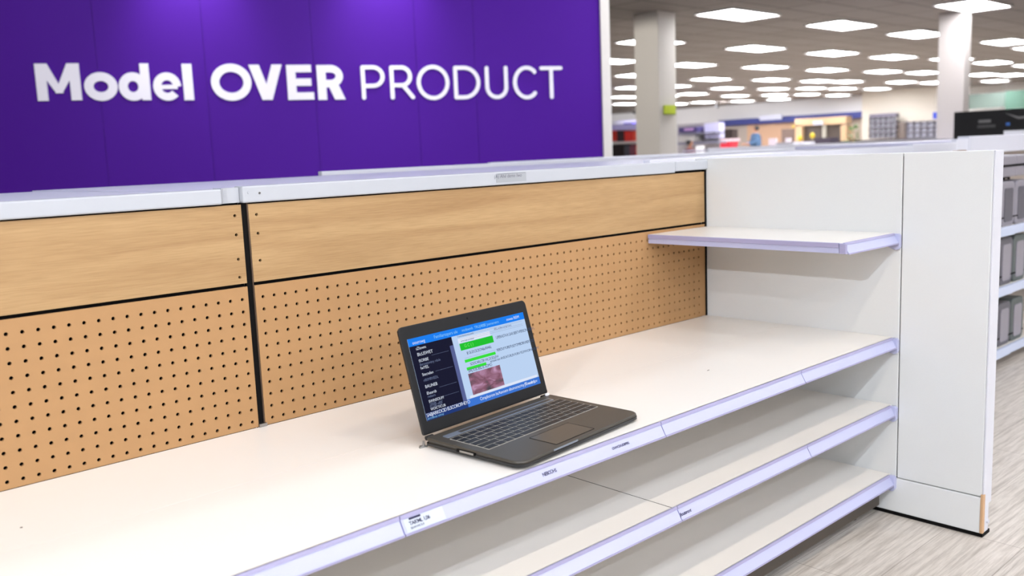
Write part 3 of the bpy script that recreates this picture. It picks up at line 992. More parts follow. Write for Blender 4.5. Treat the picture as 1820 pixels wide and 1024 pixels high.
# display and what it shows
SW_O = LAPM @ lfn(0, 0, 0)
SW_N = (LAPM.to_3x3() @ outv).normalized()
SW_U = (LAPM.to_3x3() @ upv).normalized()
SW_X = (LAPM.to_3x3() @ Vector((1, 0, 0))).normalized()
def spt(px, py):
    p = onplane(px, py, SW_O, SW_N) - SW_O
    return (p.dot(SW_X), p.dot(SW_U))
def z4(x, y):
    return spt(680 + x / 3.2, 520 + y / 3.2)
c = [z4(135, 268), z4(800, 112), z4(893, 510), z4(258, 740)]
SX0, SX1 = (c[0][0] + c[3][0]) / 2, (c[1][0] + c[2][0]) / 2
SY1, SY0 = (c[0][1] + c[1][1]) / 2, (c[3][1] + c[2][1]) / 2
disp_ = obj('display', MB().prism([(SX0, SY0), (SX1, SY0), (SX1, SY1), (SX0, SY1)], -0.0001, 0.0004, lfn), screenmat('display_page', (190, 214, 246), 1.0), lap, local=True)
def srect(name, x0, x1, y0, y1, m, lift=1):
    return obj(name, MB().prism([(x0, y0), (x1, y0), (x1, y1), (x0, y1)], 0.0004, 0.0004 + 0.00012 * lift, lfn), m, disp_, local=True)
W_, H_ = SX1 - SX0, SY1 - SY0
X = lambda f: SX0 + f * W_
Y = lambda f: SY0 + f * H_
srect('title_bar', X(0), X(1), Y(0.905), Y(1), screenmat('display_blue', (14, 128, 244)))
srect('side_panel', X(0), X(0.335), Y(0.09), Y(0.905), screenmat('display_navy', (8, 10, 40)))
srect('side_panel_edge', X(0.305), X(0.336), Y(0.09), Y(0.80), screenmat('display_slate', (88, 98, 150)), 2)
srect('status_bar', X(0.335), X(1), Y(0), Y(0.095), screenmat('display_taskbar', (58, 118, 214)))
srect('status_bar', X(0), X(0.335), Y(0), Y(0.09), screenmat('display_darkbar', (26, 54, 120)))
srect('search_box', X(0.38), X(0.66), Y(0.80), Y(0.86), screenmat('display_white', (226, 234, 252)))
srect('message_area', X(0.365), X(0.985), Y(0.10), Y(0.13), screenmat('display_white', (226, 234, 252)))
G = screenmat('display_green', (24, 196, 40))
G2 = screenmat('display_bright_green', (52, 226, 54))
srect('highlight', X(0.385), X(0.675), Y(0.705), Y(0.795), G)
srect('highlight', X(0.395), X(0.665), Y(0.545), Y(0.582), G2)
srect('highlight', X(0.395), X(0.565), Y(0.445), Y(0.482), G2)
# the photo tile: mottled maroon and pink
pm = bpy.data.materials.new('display_photo')
pm.use_nodes = True
nt = pm.node_tree
b_ = nt.nodes['Principled BSDF']
b_.inputs['Base Color'].default_value = (0.01, 0.01, 0.01, 1)
tc = nt.nodes.new('ShaderNodeTexCoord'); nz = nt.nodes.new('ShaderNodeTexNoise'); rp = nt.nodes.new('ShaderNodeValToRGB')
mp = nt.nodes.new('ShaderNodeMapping')
mp.inputs['Scale'].default_value = (28, 60, 60)
nz.inputs['Scale'].default_value = 1.0; nz.inputs['Detail'].default_value = 4; nz.inputs['Distortion'].default_value = 0.8
nt.links.new(tc.outputs['Object'], mp.inputs['Vector']); nt.links.new(mp.outputs['Vector'], nz.inputs['Vector']); nt.links.new(nz.outputs['Fac'], rp.inputs['Fac'])
els = rp.color_ramp.elements
els[0].position = 0.33; els[0].color = lin((40, 22, 44)) + (1,)
els[1].position = 0.72; els[1].color = lin((196, 150, 190)) + (1,)
e1 = els.new(0.47); e1.color = lin((116, 52, 82)) + (1,)
e2 = els.new(0.58); e2.color = lin((150, 96, 128)) + (1,)
nt.links.new(rp.outputs['Color'], b_.inputs['Emission Color'])
b_.inputs['Emission Strength'].default_value = SCREEN
srect('photo_tile', X(0.395), X(0.675), Y(0.125), Y(0.40), pm)
def stext(s, fx, fy, size, m, **k):
    M = Matrix.Translation(O_ + Vector((X(fx), 0, 0)) + upv * Y(fy) + outv * 0.00072) @ Matrix(((1, 0, 0, 0), (0, upv.y, outv.y, 0), (0, upv.z, outv.z, 0), (0, 0, 0, 1)))
    return obj('text_line', text_mb(s, size, M, **k), m, disp_, local=True)
TW = screenmat('display_text_white', (232, 240, 255)); TC = screenmat('display_text_cyan', (140, 205, 250)); TD = screenmat('display_text_dark', (62, 78, 110)); TG = screenmat('display_text_grey', (112, 124, 158))
stext('oournwg', 0.03, 0.925, 0.009, TW)
stext('Familiartopers ule', 0.20, 0.935, 0.009, TC); stext('mcdoemb  TRUJARE', 0.43, 0.935, 0.008, TC); stext('LOE Joemeretrn', 0.60, 0.935, 0.008, TC); stext('ooeea REIM', 0.83, 0.935, 0.0085, TW)
side = [(0.85, 'sZIowm', TW, 8), (0.775, 'BlcUSWET', TW, 9), (0.70, 'ISORBE', TW, 8), (0.655, 'Bercontmitry rdoln', TG, 7), (0.61, 'fwYES.', TW, 8), (0.53, 'Stecnden', TW, 8), (0.46, 'rIRIMRVEDL', TG, 7.5),
        (0.38, 'BAUNEB', TW, 8.5), (0.30, 'Eheertb', TW, 8), (0.26, 'rwbors', TG, 7), (0.20, 'SWINSOUM', TW, 7.5), (0.165, '1EINK  .oor', TG, 7), (0.135, 'ELORI.TJSP', TG, 7), (0.105, 'WOICTICUB', TW, 7)]
for fy, s, m, z in side:
    stext(s, 0.045, fy, z / 1000, m)
for fy in (0.745, 0.545, 0.345, 0.225):
    srect('rule_line', X(0.15), X(0.29), Y(fy), Y(fy) + 0.0004, TG, 2)
stext('SABJARKOCID ELSCOROFHEYO', 0.005, 0.045, 0.0095, TW, spacing=0.85)
stext('sbrtrobosc emrsy', 0.005, 0.012, 0.006, TC)
stext('Ctrapborom bcAavoem ebomoracriny Fsmoacty,', 0.44, 0.035, 0.0092, TW, spacing=0.95)
stext('JT\u00b7wubtlov', 0.85, 0.035, 0.0095, TW)
for (fx, fy, s, z) in ((0.70, 0.735, 'UPERASTA R GAR BERTVPERSONUSLEV L', 8.5), (0.425, 0.64, 'IE GUDCSCEONLL RWO,', 8), (0.56, 0.645, 'wsumt s cme', 6), (0.68, 0.575, 'RERDUI YURIS FULEYOMBORN RERTOCI', 8.2),
                       (0.43, 0.495, 'SOOCARLCSR WL DODLEW', 8), (0.60, 0.46, 'acrooxo rsor ANSOATURLSN FURN YEOMWORNOOOMY', 7.5), (0.40, 0.415, 'SFRDS BOBSL EL SOMO', 8.5),
                       (0.38, 0.875, 'Trtwomcomanrxst soosdns', 5.5), (0.70, 0.855, 'ARLL scolew-comprrovyry', 6.5), (0.40, 0.81, 'ormcmacto prodobarr', 5.5)):
    stext(s, fx, fy, z / 1000, TD if z > 6.6 else TG, spacing=0.78)
stext('G C ( )', 0.42, 0.735, 0.009, screenmat('display_light_green', (130, 235, 120)))
for fy in (0.885, 0.845, 0.825, 0.60):
    srect('rule_line', X(0.40), X(0.97), Y(fy), Y(fy) + 0.0003, TG, 2)

# ------------------------------------------------------------------ further gondola runs behind
CAPF = mat('far_cap_lightened_white', (216, 217, 226), 0.38, var=0.01)  # cap white lightened to make up for weak light on the far runs
def run(x0, x1, y, zt, zb, label, deck=0.5, joints=()):
    t = thing('shelving_run', label, 'shelving run', ((x0 + x1) / 2, y + 0.2, 0))
    xs = [x0] + list(joints) + [x1]
    for i in range(len(xs) - 1):
        obj('top_cap', MB().box(xs[i] + (0.001 if i else 0), xs[i + 1] - 0.001, y, y + 0.03, zb, zt), CAPF, t, bevel=0.003)
    if deck:
        obj('top_deck', MB().box(x0 + 0.36, x1, y + 0.0305, y + deck, zt - 0.03, zt - 0.012), CAPTOP, t)
    obj('back_panel', MB().box(x0, x1, y + 0.02, y + 0.06, 0.0, zb), PANEL, t)
    obj('base_plinth', MB().box(x0, x1, y + 0.061, y + max(0.3, deck - 0.05), 0.0, 0.1), PLINTH, t)
    return t
run(-0.462, 3.0, 1.5, 1.004, 0.93, 'low white shelving run with its top edge in front of the purple wall', 0.45)
run(1.068, 5.2, 2.2, 1.001, 0.93, 'low white shelving run crossing in front of the right end of the purple wall', 0.5)
run(3.5, 7.4, 2.95, 0.990, 0.92, 'low white shelving run with its short top edge beside the cream column', 0.5)
run(5.75, 15.5, 4.0, 1.022, 0.93, 'long low white shelving run beyond the end panel, behind the other top edges', 0.6, joints=(8.2, 10.6, 13))
# the run beyond the end panel with stocked shelves
rr = thing('shelving_run', 'white capped shelving run with grey cases, right behind the tall end panel', 'shelving run', (2.2, 0.1, 0))
obj('top_cap', MB().box(0.10, 2.18, 0.30, 0.33, 0.955, 1.004), CAPF, rr, bevel=0.003)
obj('top_cap', MB().box(2.182, 2.72, 0.30, 0.33, 0.95, 1.012), CAPF, rr, bevel=0.003)
jj = MB().prism([(2.722, 0.302), (2.80, 0.270), (2.80, 0.33), (2.722, 0.33)], 0.945, 1.028, lambda p, q, t: (p, q, t))
obj('cap_joint', jj, CAPF, rr)
obj('top_cap', MB().box(2.80, 6.5, 0.265, 0.33, 0.943, 1.040), CAPF, rr, bevel=0.004)
obj('top_deck', MB().box(0.0, 2.72, 0.3305, 1.35, 0.972, 0.990).box(0.0, 0.10, 0.042, 0.33, 0.972, 0.990), CAPTOP, rr)
obj('top_deck', MB().box(2.80, 6.5, 0.3305, 1.3, 1.0, 1.018), CAPTOP, rr)
BKP = mat('taupe_back_panel', (150, 138, 128), 0.6)
obj('back_panel', MB().box(0.10, 6.5, 0.335, 0.36, 0.0, 0.94), BKP, rr)
obj('kick_board', MB().box(0.10, 6.5, -0.16, -0.14, 0.0, 0.045), mat('brown_kick', (84, 70, 58), 0.6), rr)
BLUR = mat('pale_blue_rail', (196, 206, 228), 0.35)
shv = []
for zt in (0.633, 0.365, 0.083):
    shv.append(obj('shelf_board', MB().box(0.75, 5.0, -0.215, 0.334, zt - 0.015, zt), DECK, rr))
    obj('price_rail', MB().box(0.75, 2.035, -0.232, -0.2155, zt - 0.037, zt + 0.004), BLUR, rr, bevel=0.002)
    obj('price_rail', MB().box(2.038, 5.0, -0.230, -0.2155, zt - 0.035, zt + 0.004), BLUR, rr, bevel=0.002)
# grey cases on those shelves
CASES = [mat('grey_case_light', (142, 138, 146), 0.45), mat('grey_case_dark', (92, 90, 98), 0.45), mat('green_grey_case', (86, 94, 92), 0.5)]
wordz = ['topmost', 'middle', 'lowest']
pos_w = [('nearest the end panel', 1.84), ('second from the end panel', 2.03), ('third from the end panel', 2.20)]
for si, zt in enumerate((0.633, 0.365, 0.083)):
    hgt = (0.20, 0.215, 0.20)[si]
    for pi, (pw, x) in enumerate(pos_w):
        cm = CASES[(0 if si == 0 else (1 if pi < 2 else 2))] if not (si == 0 and pi == 2) else CASES[0]
        t = thing('storage_case', 'grey storage case on the %s shelf behind the end panel, %s' % (wordz[si], pw), 'case', (x, -0.11, zt))
        w = 0.16
        obj('case_body', MB().prism(rrect(-w / 2, w / 2, 0, hgt, 0.03, 5), -0.09, 0.12, lambda p, q, tt: (p, tt, q)), cm, t, local=True, bevel=0.004)
        obj('front_strip', MB().prism(rrect(-w / 2 + 0.03, w / 2 - 0.03, 0.02, hgt - 0.03, 0.015, 4), -0.0935, -0.0895, lambda p, q, tt: (p, tt, q)), CASES[0] if si else CASES[1], t, local=True)
        obj('seam_band', MB().box(-w / 2 - 0.001, w / 2 + 0.001, -0.092, 0.121, hgt * 0.18, hgt * 0.18 + 0.006), BLACK, t, local=True)
        obj('handle', MB().tube((-0.03, -0.02, hgt + 0.012), (0.03, -0.02, hgt + 0.012), 0.006, n=10).tube((-0.03, -0.02, hgt - 0.004), (-0.03, -0.02, hgt + 0.014), 0.006, n=8).tube((0.03, -0.02, hgt - 0.004), (0.03, -0.02, hgt + 0.014), 0.006, n=8), BLACK, t, local=True)
        if si == 0:
            u = thing('storage_box', 'pale grey box stacked on a topmost shelf case, %s' % pw, 'box', (x, -0.11, zt + hgt + 0.020))
            obj('box_body', MB().box(-0.085, 0.085, -0.09, 0.12, 0, 0.095), CASES[0], u, local=True, bevel=0.006)
            obj('lid_band', MB().box(-0.087, 0.087, -0.092, 0.122, 0.045, 0.055), BLACK, u, local=True)
# brown torn cardboard tufts in the gap above the end panel
CB = mat('brown_cardboard', (134, 104, 74), 0.8, var=0.2)
for k, (px, py, w) in enumerate(((1675, 272, 0.09), (1706, 269, 0.07))):
    p = onpl(px, py, 1, 0.22)
    c_ = MB()
    zb = 0.634
    c_.prism([(-w, 0), (w, 0), (w * 1.0, p.z - zb - 0.01), (w * 0.4, p.z - zb + 0.006), (0, p.z - zb - 0.006), (-w * 0.5, p.z - zb + 0.004), (-w, p.z - zb - 0.008)], -0.02, 0.02, lambda a_, b2, t_: (p.x + a_, 0.22 + t_, zb + b2))
    tag(obj('cardboard_sheet', c_, CB), ('wider', 'narrower')[k] + ' torn brown cardboard edge showing just above the tall end panel', 'cardboard')

for k in range(3, 6):  # added spotlights to brighten the far wall
    spot(32.0, 8.0 + k * 4.6, 35.8, 8.0 + k * 4.6, 1.9, 260, (248, 248, 255), 120)

# ------------------------------------------------------------------ columns
def column(px_corner, py, D, sx, sy, m, label, name='column'):
    p = CAMC + ray(px_corner, py) * D
    t = thing('column', label, 'column', (p.x + sx / 2, p.y + sy / 2, 0))
    obj('shaft', MB().box(p.x, p.x + sx, p.y, p.y + sy, 0, H - 0.001), m, t, bevel=0.004)
    obj('base_trim', MB().box(p.x - 0.015, p.x + sx + 0.015, p.y - 0.015, p.y + sy + 0.015, 0, 0.12), PANEL, t)
    return p
C1M = mat('cream_column_paint', (202, 197, 189), 0.75)
C2M = mat('grey_column_paint', (176, 170, 166), 0.75)
c1 = column(1171, 150, 13.0, 0.40, 0.43, C1M, 'square cream column beside the purple wall with a lime sign on it')
c2 = column(1713, 150, 14.2, 0.23, 0.40, C2M, 'square grey column at the right behind the black billboard')
spot(c1.x - 2.6, c1.y + 0.35, c1.x, c1.y + 0.2, 1.5, 190, (250, 246, 240), 60)  # added spotlight brightening the left face of the cream column
ls = thing('column_sign', 'small lime green square sign fixed on the cream column', 'sign', (c1.x + 0.2, c1.y - 0.02, 1.6))
a = onpl(1181, 187, 1, c1.y - 0.02); b = onpl(1200, 204, 1, c1.y - 0.02)
obj('sign_face', MB().box(a.x, b.x, c1.y - 0.035, c1.y - 0.001, b.z + 0.015, a.z), mat('lime_sign', (178, 196, 30), 0.5), ls)
obj('sign_edge', MB().box(a.x, b.x, c1.y - 0.033, c1.y - 0.001, b.z, b.z + 0.0145), mat('olive_sign_edge', (112, 124, 24), 0.5), ls)

# ------------------------------------------------------------------ far background, set against the far wall
def xb(X0, px0, py0, px1, py1, thick=0.1, mb=None):
    """box whose face lies on the plane x=X0, spanning the given part of the photo"""
    a = onpl(px0, (py0 + py1) / 2, 0, X0); b2 = onpl(px1, (py0 + py1) / 2, 0, X0)
    mid = (px0 + px1) / 2
    zt = onpl(mid, py0, 0, X0).z; zb = onpl(mid, py1, 0, X0).z
    return (mb or MB()).box(X0, X0 + thick, min(a.y, b2.y), max(a.y, b2.y), max(0.0, zb), zt)
def bg(name, X0, px0, py0, px1, py1, rgb, label, cat, thick=0.1, group=None, rough=0.7, ground=False):
    mb = xb(X0, px0, py0, px1, py1, thick)
    if ground:
        zs = min(v.z for v in mb.v)
        for v in mb.v:
            if abs(v.z - zs) < 1e-6:
                v.z = 0.0
    return tag(obj(name, mb, mat('m_%d_%d_%d' % rgb, rgb, rough)), label, cat, group)
# service wall: blue fascia and wood cladding
fs_ = thing('fascia_board', 'long dark blue fascia board with a white plate high on the far wall', 'fascia', tuple(onpl(1400, 210, 0, 35.8)))
obj('board', xb(35.6, 1276, 206, 1531, 217, 0.399), mat('navy_fascia', (46, 54, 120), 0.6), fs_)
obj('name_plate', xb(35.5, 1350, 204.5, 1389, 213, 0.08), mat('white_plate', (196, 198, 214), 0.5), fs_)
bg('wall_cladding', 35.85, 1328, 217.5, 1497, 262, (186, 150, 122), 'brown wood cladding on the far wall under the blue fascia', 'wall cladding', 0.1, ground=True)
bg('wall_cladding', 35.86, 1276, 217.5, 1327.6, 262, (164, 152, 142), 'grey-beige wall panel left of the brown cladding under the blue fascia', 'wall cladding', 0.1, ground=True)
bg('wall_cladding', 35.86, 1497.4, 217.5, 1530, 262, (196, 180, 164), 'pale beige wall panel at the right end of the blue fascia', 'wall cladding', 0.1, ground=True)
fb_ = min(v.co.z for v in fs_.children[0].data.vertices) + fs_.location.z
for o_ in [q for q in bpy.data.objects if q.name.startswith('wall_cladding')]:
    zc_ = max(v.co.z for v in o_.data.vertices)
    for v in o_.data.vertices:
        if v.co.z > zc_ - 1e-5:
            v.co.z = fb_ - 0.004 - o_.location.z
# kiosk portal
ks = thing('kiosk', 'light wood framed kiosk with two dark openings under the blue fascia', 'kiosk', (34.4, onpl(1455, 230, 0, 34.4).y, 0))
KW = mat('kiosk_wood', (196, 164, 128), 0.6)
KD = mat('kiosk_opening', (86, 76, 70), 0.5)
obj('header', xb(34.4, 1413, 209, 1504, 222, 0.5), KW, ks)
obj('post', xb(34.4, 1413, 222.1, 1425, 275, 0.5), KW, ks)
obj('post', xb(34.4, 1494, 222.1, 1504, 275, 0.5), KW, ks)
obj('opening', xb(34.6, 1425.3, 222.3, 1461, 275, 0.2), KD, ks)
obj('opening', xb(34.6, 1467.3, 219.3, 1493.7, 275, 0.2), KD, ks)
obj('divider', xb(34.45, 1461.3, 222.3, 1467, 275, 0.3), mat('kiosk_grey', (176, 172, 160), 0.5), ks)
obj('light_plate', xb(34.3, 1445, 215, 1461, 222, 0.09), mat('white_plate', (196, 198, 214), 0.5), ks)
for v in ks.children:
    if v.name.startswith(('post', 'opening')):
        z0_ = min(q.co.z for q in v.data.vertices)
        for q in v.data.vertices:
            if q.co.z < z0_ + 1e-5:
                q.co.z = 0.0
# cream block wall with gridded racks
bg('cream_partition', 33.6, 1532, 150, 1690, 262, (222, 214, 200), 'tall cream partition between the blue fascia and the grey column', 'partition', 0.3, ground=True)
def rack(px0, py0, px1, py1, nx, nz, X0, rgb, label, header=None):
    y = onpl((px0 + px1) / 2, (py0 + py1) / 2, 0, X0).y
    t = thing('rack', label, 'rack', (X0, y, 0))
    m = mat('rack_steel', (96, 92, 102), 0.5)
    obj('back_board', xb(X0 + 0.12, px0, py0 + 1, px1, py1, 0.03), mat('rack_pale_%d' % rgb[0], rgb, 0.6), t)
    for i in range(nx + 1):
        x = px0 + (px1 - px0) * i / nx
        obj('rack_post', xb(X0, x - 0.6, py0, x + 0.6, py1, 0.1), m, t)
    for k in range(nz + 1):
        z = py0 + (py1 - py0 - 3) * k / nz
        obj('rack_shelf', xb(X0 - 0.02, px0, z, px1, z + 2.2, 0.34), m, t)
    if header:
        obj('header_board', xb(X0 - 0.03, px0, py0 - header, px1, py0, 0.3), mat('rack_header', (104, 100, 116), 0.5), t)
    return t
rack(1545, 207, 1592, 246, 5, 4, 33.0, (196, 198, 206), 'tall grey wire rack of pale goods against the cream partition, left one', 5)
rack(1611, 215, 1683, 246, 6, 3, 32.8, (206, 208, 222), 'lower grey wire rack of pale goods beside the grey column')
bg('cabinet', 33.2, 1595.5, 217, 1607.5, 246, (116, 104, 98), 'brown-grey cabinet between the two wire racks', 'cabinet', 0.3, ground=True)
bg('hanging_sign', 32.6, 1658, 199, 1680, 211, (44, 66, 178), 'small bright blue hanging sign left of the grey column', 'sign', 0.08)
# mint banners
bg('banner', 30, 1722, 166, 1786, 192, (112, 128, 120), 'pale mint banner behind the black billboard', 'banner', 0.06)
bg('banner', 29.8, 1787, 160, 1850, 192, (92, 128, 112), 'green mint banner cut by the right edge of the photo', 'banner', 0.06)
for o_ in [q for q in bpy.data.objects if q.name.startswith(('banner', 'hanging_sign'))]:
    ys = [v.co.y for v in o_.data.vertices]; zt_ = max(v.co.z for v in o_.data.vertices)
    for y_ in (min(ys) + 0.05, max(ys) - 0.05):
        obj('hanging_wire', MB().tube((0.03, y_, zt_), (0.03, y_, H - o_.location.z), 0.006, n=6), METAL, o_, local=True)
# black billboard
bb = thing('billboard', 'wide black billboard with grey marks standing at the right in front of the grey column', 'billboard', (10.3, onpl(1760, 220, 0, 10.3).y, 0))
mbb = xb(10.3, 1695, 195, 1850, 262, 0.08)
for v in mbb.v:
    if v.z < 0.9: v.z = 0.0
obj('board', mbb, mat('black_billboard', (14, 15, 18), 0.4), bb)
GM = mat('grey_print', (120, 120, 122), 0.6)
obj('text_block', xb(10.28, 1739, 213, 1760, 218, 0.018), GM, bb)
obj('text_block', xb(10.28, 1737, 222, 1768, 227, 0.018), mat('dim_print', (78, 78, 80), 0.6), bb)
obj('swoosh', MB().prism([(0, 0), (0.16, -0.08), (0.42, -0.06), (0.42, -0.04), (0.16, -0.055)], 10.282, 10.299, lambda p, q, t: (t, onpl(1787, 201, 0, 10.3).y - p, onpl(1787, 201, 0, 10.3).z + q)), GM, bb)
obj('blue_spot', xb(10.28, 1788, 218, 1794, 223, 0.018), mat('blue_print', (60, 110, 190), 0.6), bb)
bg('shelf_header', 7.4, 1784, 231, 1850, 239, (226, 228, 236), 'white header box above the shelving caps at the right edge', 'header box', 0.25, ground=True)
# left of the column: red goods
def shelfunit(X0, px0, px1, label):
    y = onpl((px0 + px1) / 2, 250, 0, X0).y
    t = thing('shelf_unit', label, 'shelf unit', (X0, y, 0))
    return t
su = shelfunit(20.0, 1084, 1140, 'shelf unit of red goods seen between the purple wall and the cream column')
obj('back_board', xb(20.45, 1078, 214, 1142, 300, 0.03), mat('pale_unit_back', (214, 212, 220), 0.6), su)
obj('header_board', xb(20.0, 1078, 221, 1142, 231, 0.4), mat('lavender_header', (186, 182, 236), 0.5), su)
obj('shelf_board', xb(19.95, 1078, 251.5, 1142, 255.5, 0.5), mat('grey_board', (200, 196, 196), 0.5), su)
obj('shelf_board', xb(19.95, 1078, 279, 1142, 283, 0.5), mat('grey_board', (200, 196, 196), 0.5), su)
REDS = [(212, 62, 52), (58, 44, 50), (214, 54, 48), (226, 84, 66)]
for k, (a_, b2) in enumerate(((1085, 1096), (1096.6, 1109), (1109.6, 1124), (1124.6, 1139))):
    bg('boxed_item', 20.05, a_, 232.5, b2, 251.3, REDS[k], ('bright red', 'black', 'plain red', 'orange-red')[k] + ' boxed item on the upper board of the red goods unit, ' + ('first', 'second', 'third', 'last')[k], 'boxed item', 0.35)
for k, (a_, b2, c_) in enumerate(((1085, 1109, (34, 26, 28)), (1109.6, 1119, (70, 72, 82)), (1119.6, 1129, (120, 70, 84)), (1129.6, 1139, (204, 40, 44)))):
    bg('boxed_item', 20.05, a_, 257, b2, 278.8, c_, ('wide black', 'narrow grey', 'dull mauve', 'red')[k] + ' boxed item on the lower board of the red goods unit', 'boxed item', 0.35)
bg('toy_box', 20.0, 1108, 218.5, 1123, 220.9, (70, 52, 196), 'small violet box on top of the red goods unit', 'box', 0.3)
# right of the column: grey shelf unit with a lavender side
s2 = shelfunit(24.0, 1206, 1278, 'grey shelf unit with lavender back behind the cream column')
obj('back_board', xb(24.6, 1204, 219, 1279, 300, 0.03), mat('unit_back', (176, 172, 176), 0.6), s2)
obj('side_panel', xb(24.3, 1252, 219, 1279, 246, 0.28), mat('lavender_side', (206, 204, 238), 0.5), s2)
obj('shelf_board', xb(24.0, 1204, 236, 1271, 238.5, 0.55), mat('dark_board', (122, 122, 140), 0.5), s2)
obj('shelf_board', xb(24.0, 1204, 252, 1275, 256, 0.55), mat('dark_board', (122, 122, 140), 0.5), s2)
bg('boxed_item', 24.05, 1206, 226, 1239, 235.8, (74, 66, 116), 'long dark violet box on the top board of the grey shelf unit', 'boxed item', 0.4)
vb = [q for q in bpy.data.objects if q.get('label', '').startswith('long dark violet')][0]
obj('box_label', xb(24.03, 1216, 228, 1232, 232, 0.019), mat('lilac_label', (190, 150, 206), 0.6), vb)
bg('boxed_item', 24.05, 1206, 243, 1236, 251.8, (190, 188, 186), 'pale grey box under the top board of the grey shelf unit', 'boxed item', 0.4)
# low things in front of the service wall
bg('dark_counter', 31.0, 1278, 230, 1302, 262, (56, 44, 42), 'dark counter opening left of the person in blue', 'counter', 0.4, ground=True)
def trolley():
    X0 = 27.0
    p = onpl(1291, 256, 0, X0)
    t = thing('shopping_trolley', 'red shopping trolley with a pale rim left of the person in blue', 'trolley', (X0, p.y, 0))
    w = abs(onpl(1278, 256, 0, X0).y - onpl(1305, 256, 0, X0).y) / 2
    zt = onpl(1291, 247, 0, X0).z
    bk = MB()
    bk.add([(-0.25, -w, zt), (0.35, -w, zt), (0.35, w, zt), (-0.25, w, zt), (-0.15, -w * .8, zt - 0.45), (0.25, -w * .8, zt - 0.45), (0.25, w * .8, zt - 0.45), (-0.15, w * .8, zt - 0.45)],
           [(0, 1, 2, 3), (4, 5, 6, 7), (0, 1, 5, 4), (1, 2, 6, 5), (2, 3, 7, 6), (3, 0, 4, 7)])
    obj('basket', bk, mat('trolley_red', (208, 40, 62), 0.5), t, local=True)
    obj('rim', MB().box(-0.27, 0.37, -w - 0.02, w + 0.02, zt - 0.10, zt + 0.005), mat('trolley_rim', (216, 190, 196), 0.5), t, local=True)
    for sx in (-0.12, 0.22):
        for sy in (-w * .7, w * .7):
            obj('wheel', MB().tube((sx, sy - 0.02, 0.06), (sx, sy + 0.02, 0.06), 0.06, n=16), BLACK, t, local=True)
            obj('leg', MB().tube((sx, sy, 0.06), (sx, sy, zt - 0.44), 0.015, n=8), METAL, t, local=True)
trolley()
bg('bag', 27.2, 1269, 255, 1277, 264, (210, 90, 130), 'pink bag beside the red trolley', 'bag', 0.25, ground=True)
bg('white_frame', 23.0, 1237, 259, 1249, 276, (232, 232, 234), 'white square frame beside the person in black and red', 'frame', 0.1, ground=True)
bg('counter', 26.0, 1379, 253, 1409, 266, (132, 132, 140), 'grey counter front right of the person in blue', 'counter', 0.4, ground=True)
bg('paper_stack', 26.0, 1410, 252.5, 1428, 262, (208, 210, 224), 'pale blue stack beside the grey counter', 'stack', 0.3, ground=True)
bg('paper_stack', 26.0, 1429, 252, 1447, 261, (214, 216, 230), 'pale stack next to the dark armchair', 'stack', 0.3, ground=True)
bg('monitor', 28, 1396, 245.5, 1404, 252, (196, 190, 200), 'small pale monitor right of the person in blue', 'monitor', 0.1, ground=True)
bg('monitor', 28, 1366, 246, 1379, 252, (190, 180, 188), 'small pale screen just right of the person in blue', 'monitor', 0.1, ground=True)
bg('dark_cabinet', 34.9, 1389, 229, 1412, 262, (104, 86, 78), 'dark brown cabinet against the brown cladding', 'cabinet', 0.3, ground=True)
bg('sofa', 25.0, 1448, 245, 1477, 262, (58, 50, 66), 'dark plum sofa back in front of the kiosk', 'sofa', 0.5, ground=True)
bg('dark_table', 25.7, 1478, 247, 1690, 258, (62, 60, 68), 'long dark display table in front of the cream partition', 'table', 0.6, ground=True)
YL = mat('yellow_cushion', (206, 178, 36), 0.6)
for k, (px, py, r0) in enumerate(((1422, 246, 0.085), (1444, 241, 0.085), (1410, 225, 0.05))):
    X0 = 24.6 if k < 2 else 34.2
    p = onpl(px, py, 0, X0)
    rad = r0 * 0.9
    m_ = MB()
    n1, n2 = 12, 8
    vs = [(p.x, p.y, p.z + rad * 1.2)]
    for i in range(1, n2):
        a_ = math.pi * i / n2
        for q in range(n1):
            t_ = 2 * math.pi * q / n1
            vs.append((p.x + rad * math.sin(a_) * math.cos(t_), p.y + rad * math.sin(a_) * math.sin(t_), p.z + rad * 1.2 * math.cos(a_)))
    vs.append((p.x, p.y, p.z - rad * 1.2))
    fs = [(0, 1 + q, 1 + (q + 1) % n1) for q in range(n1)]
    for i in range(n2 - 2):
        fs += [(1 + i * n1 + q, 1 + (i + 1) * n1 + q, 1 + (i + 1) * n1 + (q + 1) % n1, 1 + i * n1 + (q + 1) % n1) for q in range(n1)]
    last = len(vs) - 1
    fs += [(last, last - n1 + (q + 1) % n1, last - n1 + q) for q in range(n1)]
    m_.add(vs, fs)
    t = thing('tall_lamp', ('yellow globe lamp left of the kiosk opening', 'yellow globe lamp in front of the kiosk opening', 'small orange wall lamp by the kiosk post')[k], 'lamp', (p.x, p.y, 0))
    obj('globe', m_, YL, t, smooth=True)
    if k < 2:
        obj('pole', MB().tube((p.x, p.y, 0.02), (p.x, p.y, p.z - rad), 0.012, n=8), METAL, t)
        obj('base', MB().tube((p.x, p.y, 0), (p.x, p.y, 0.02), 0.14, n=20), METAL, t)
    else:
        obj('wall_arm', MB().box(p.x, 34.39, p.y - 0.02, p.y + 0.02, p.z - 0.02, p.z + 0.02), METAL, t)
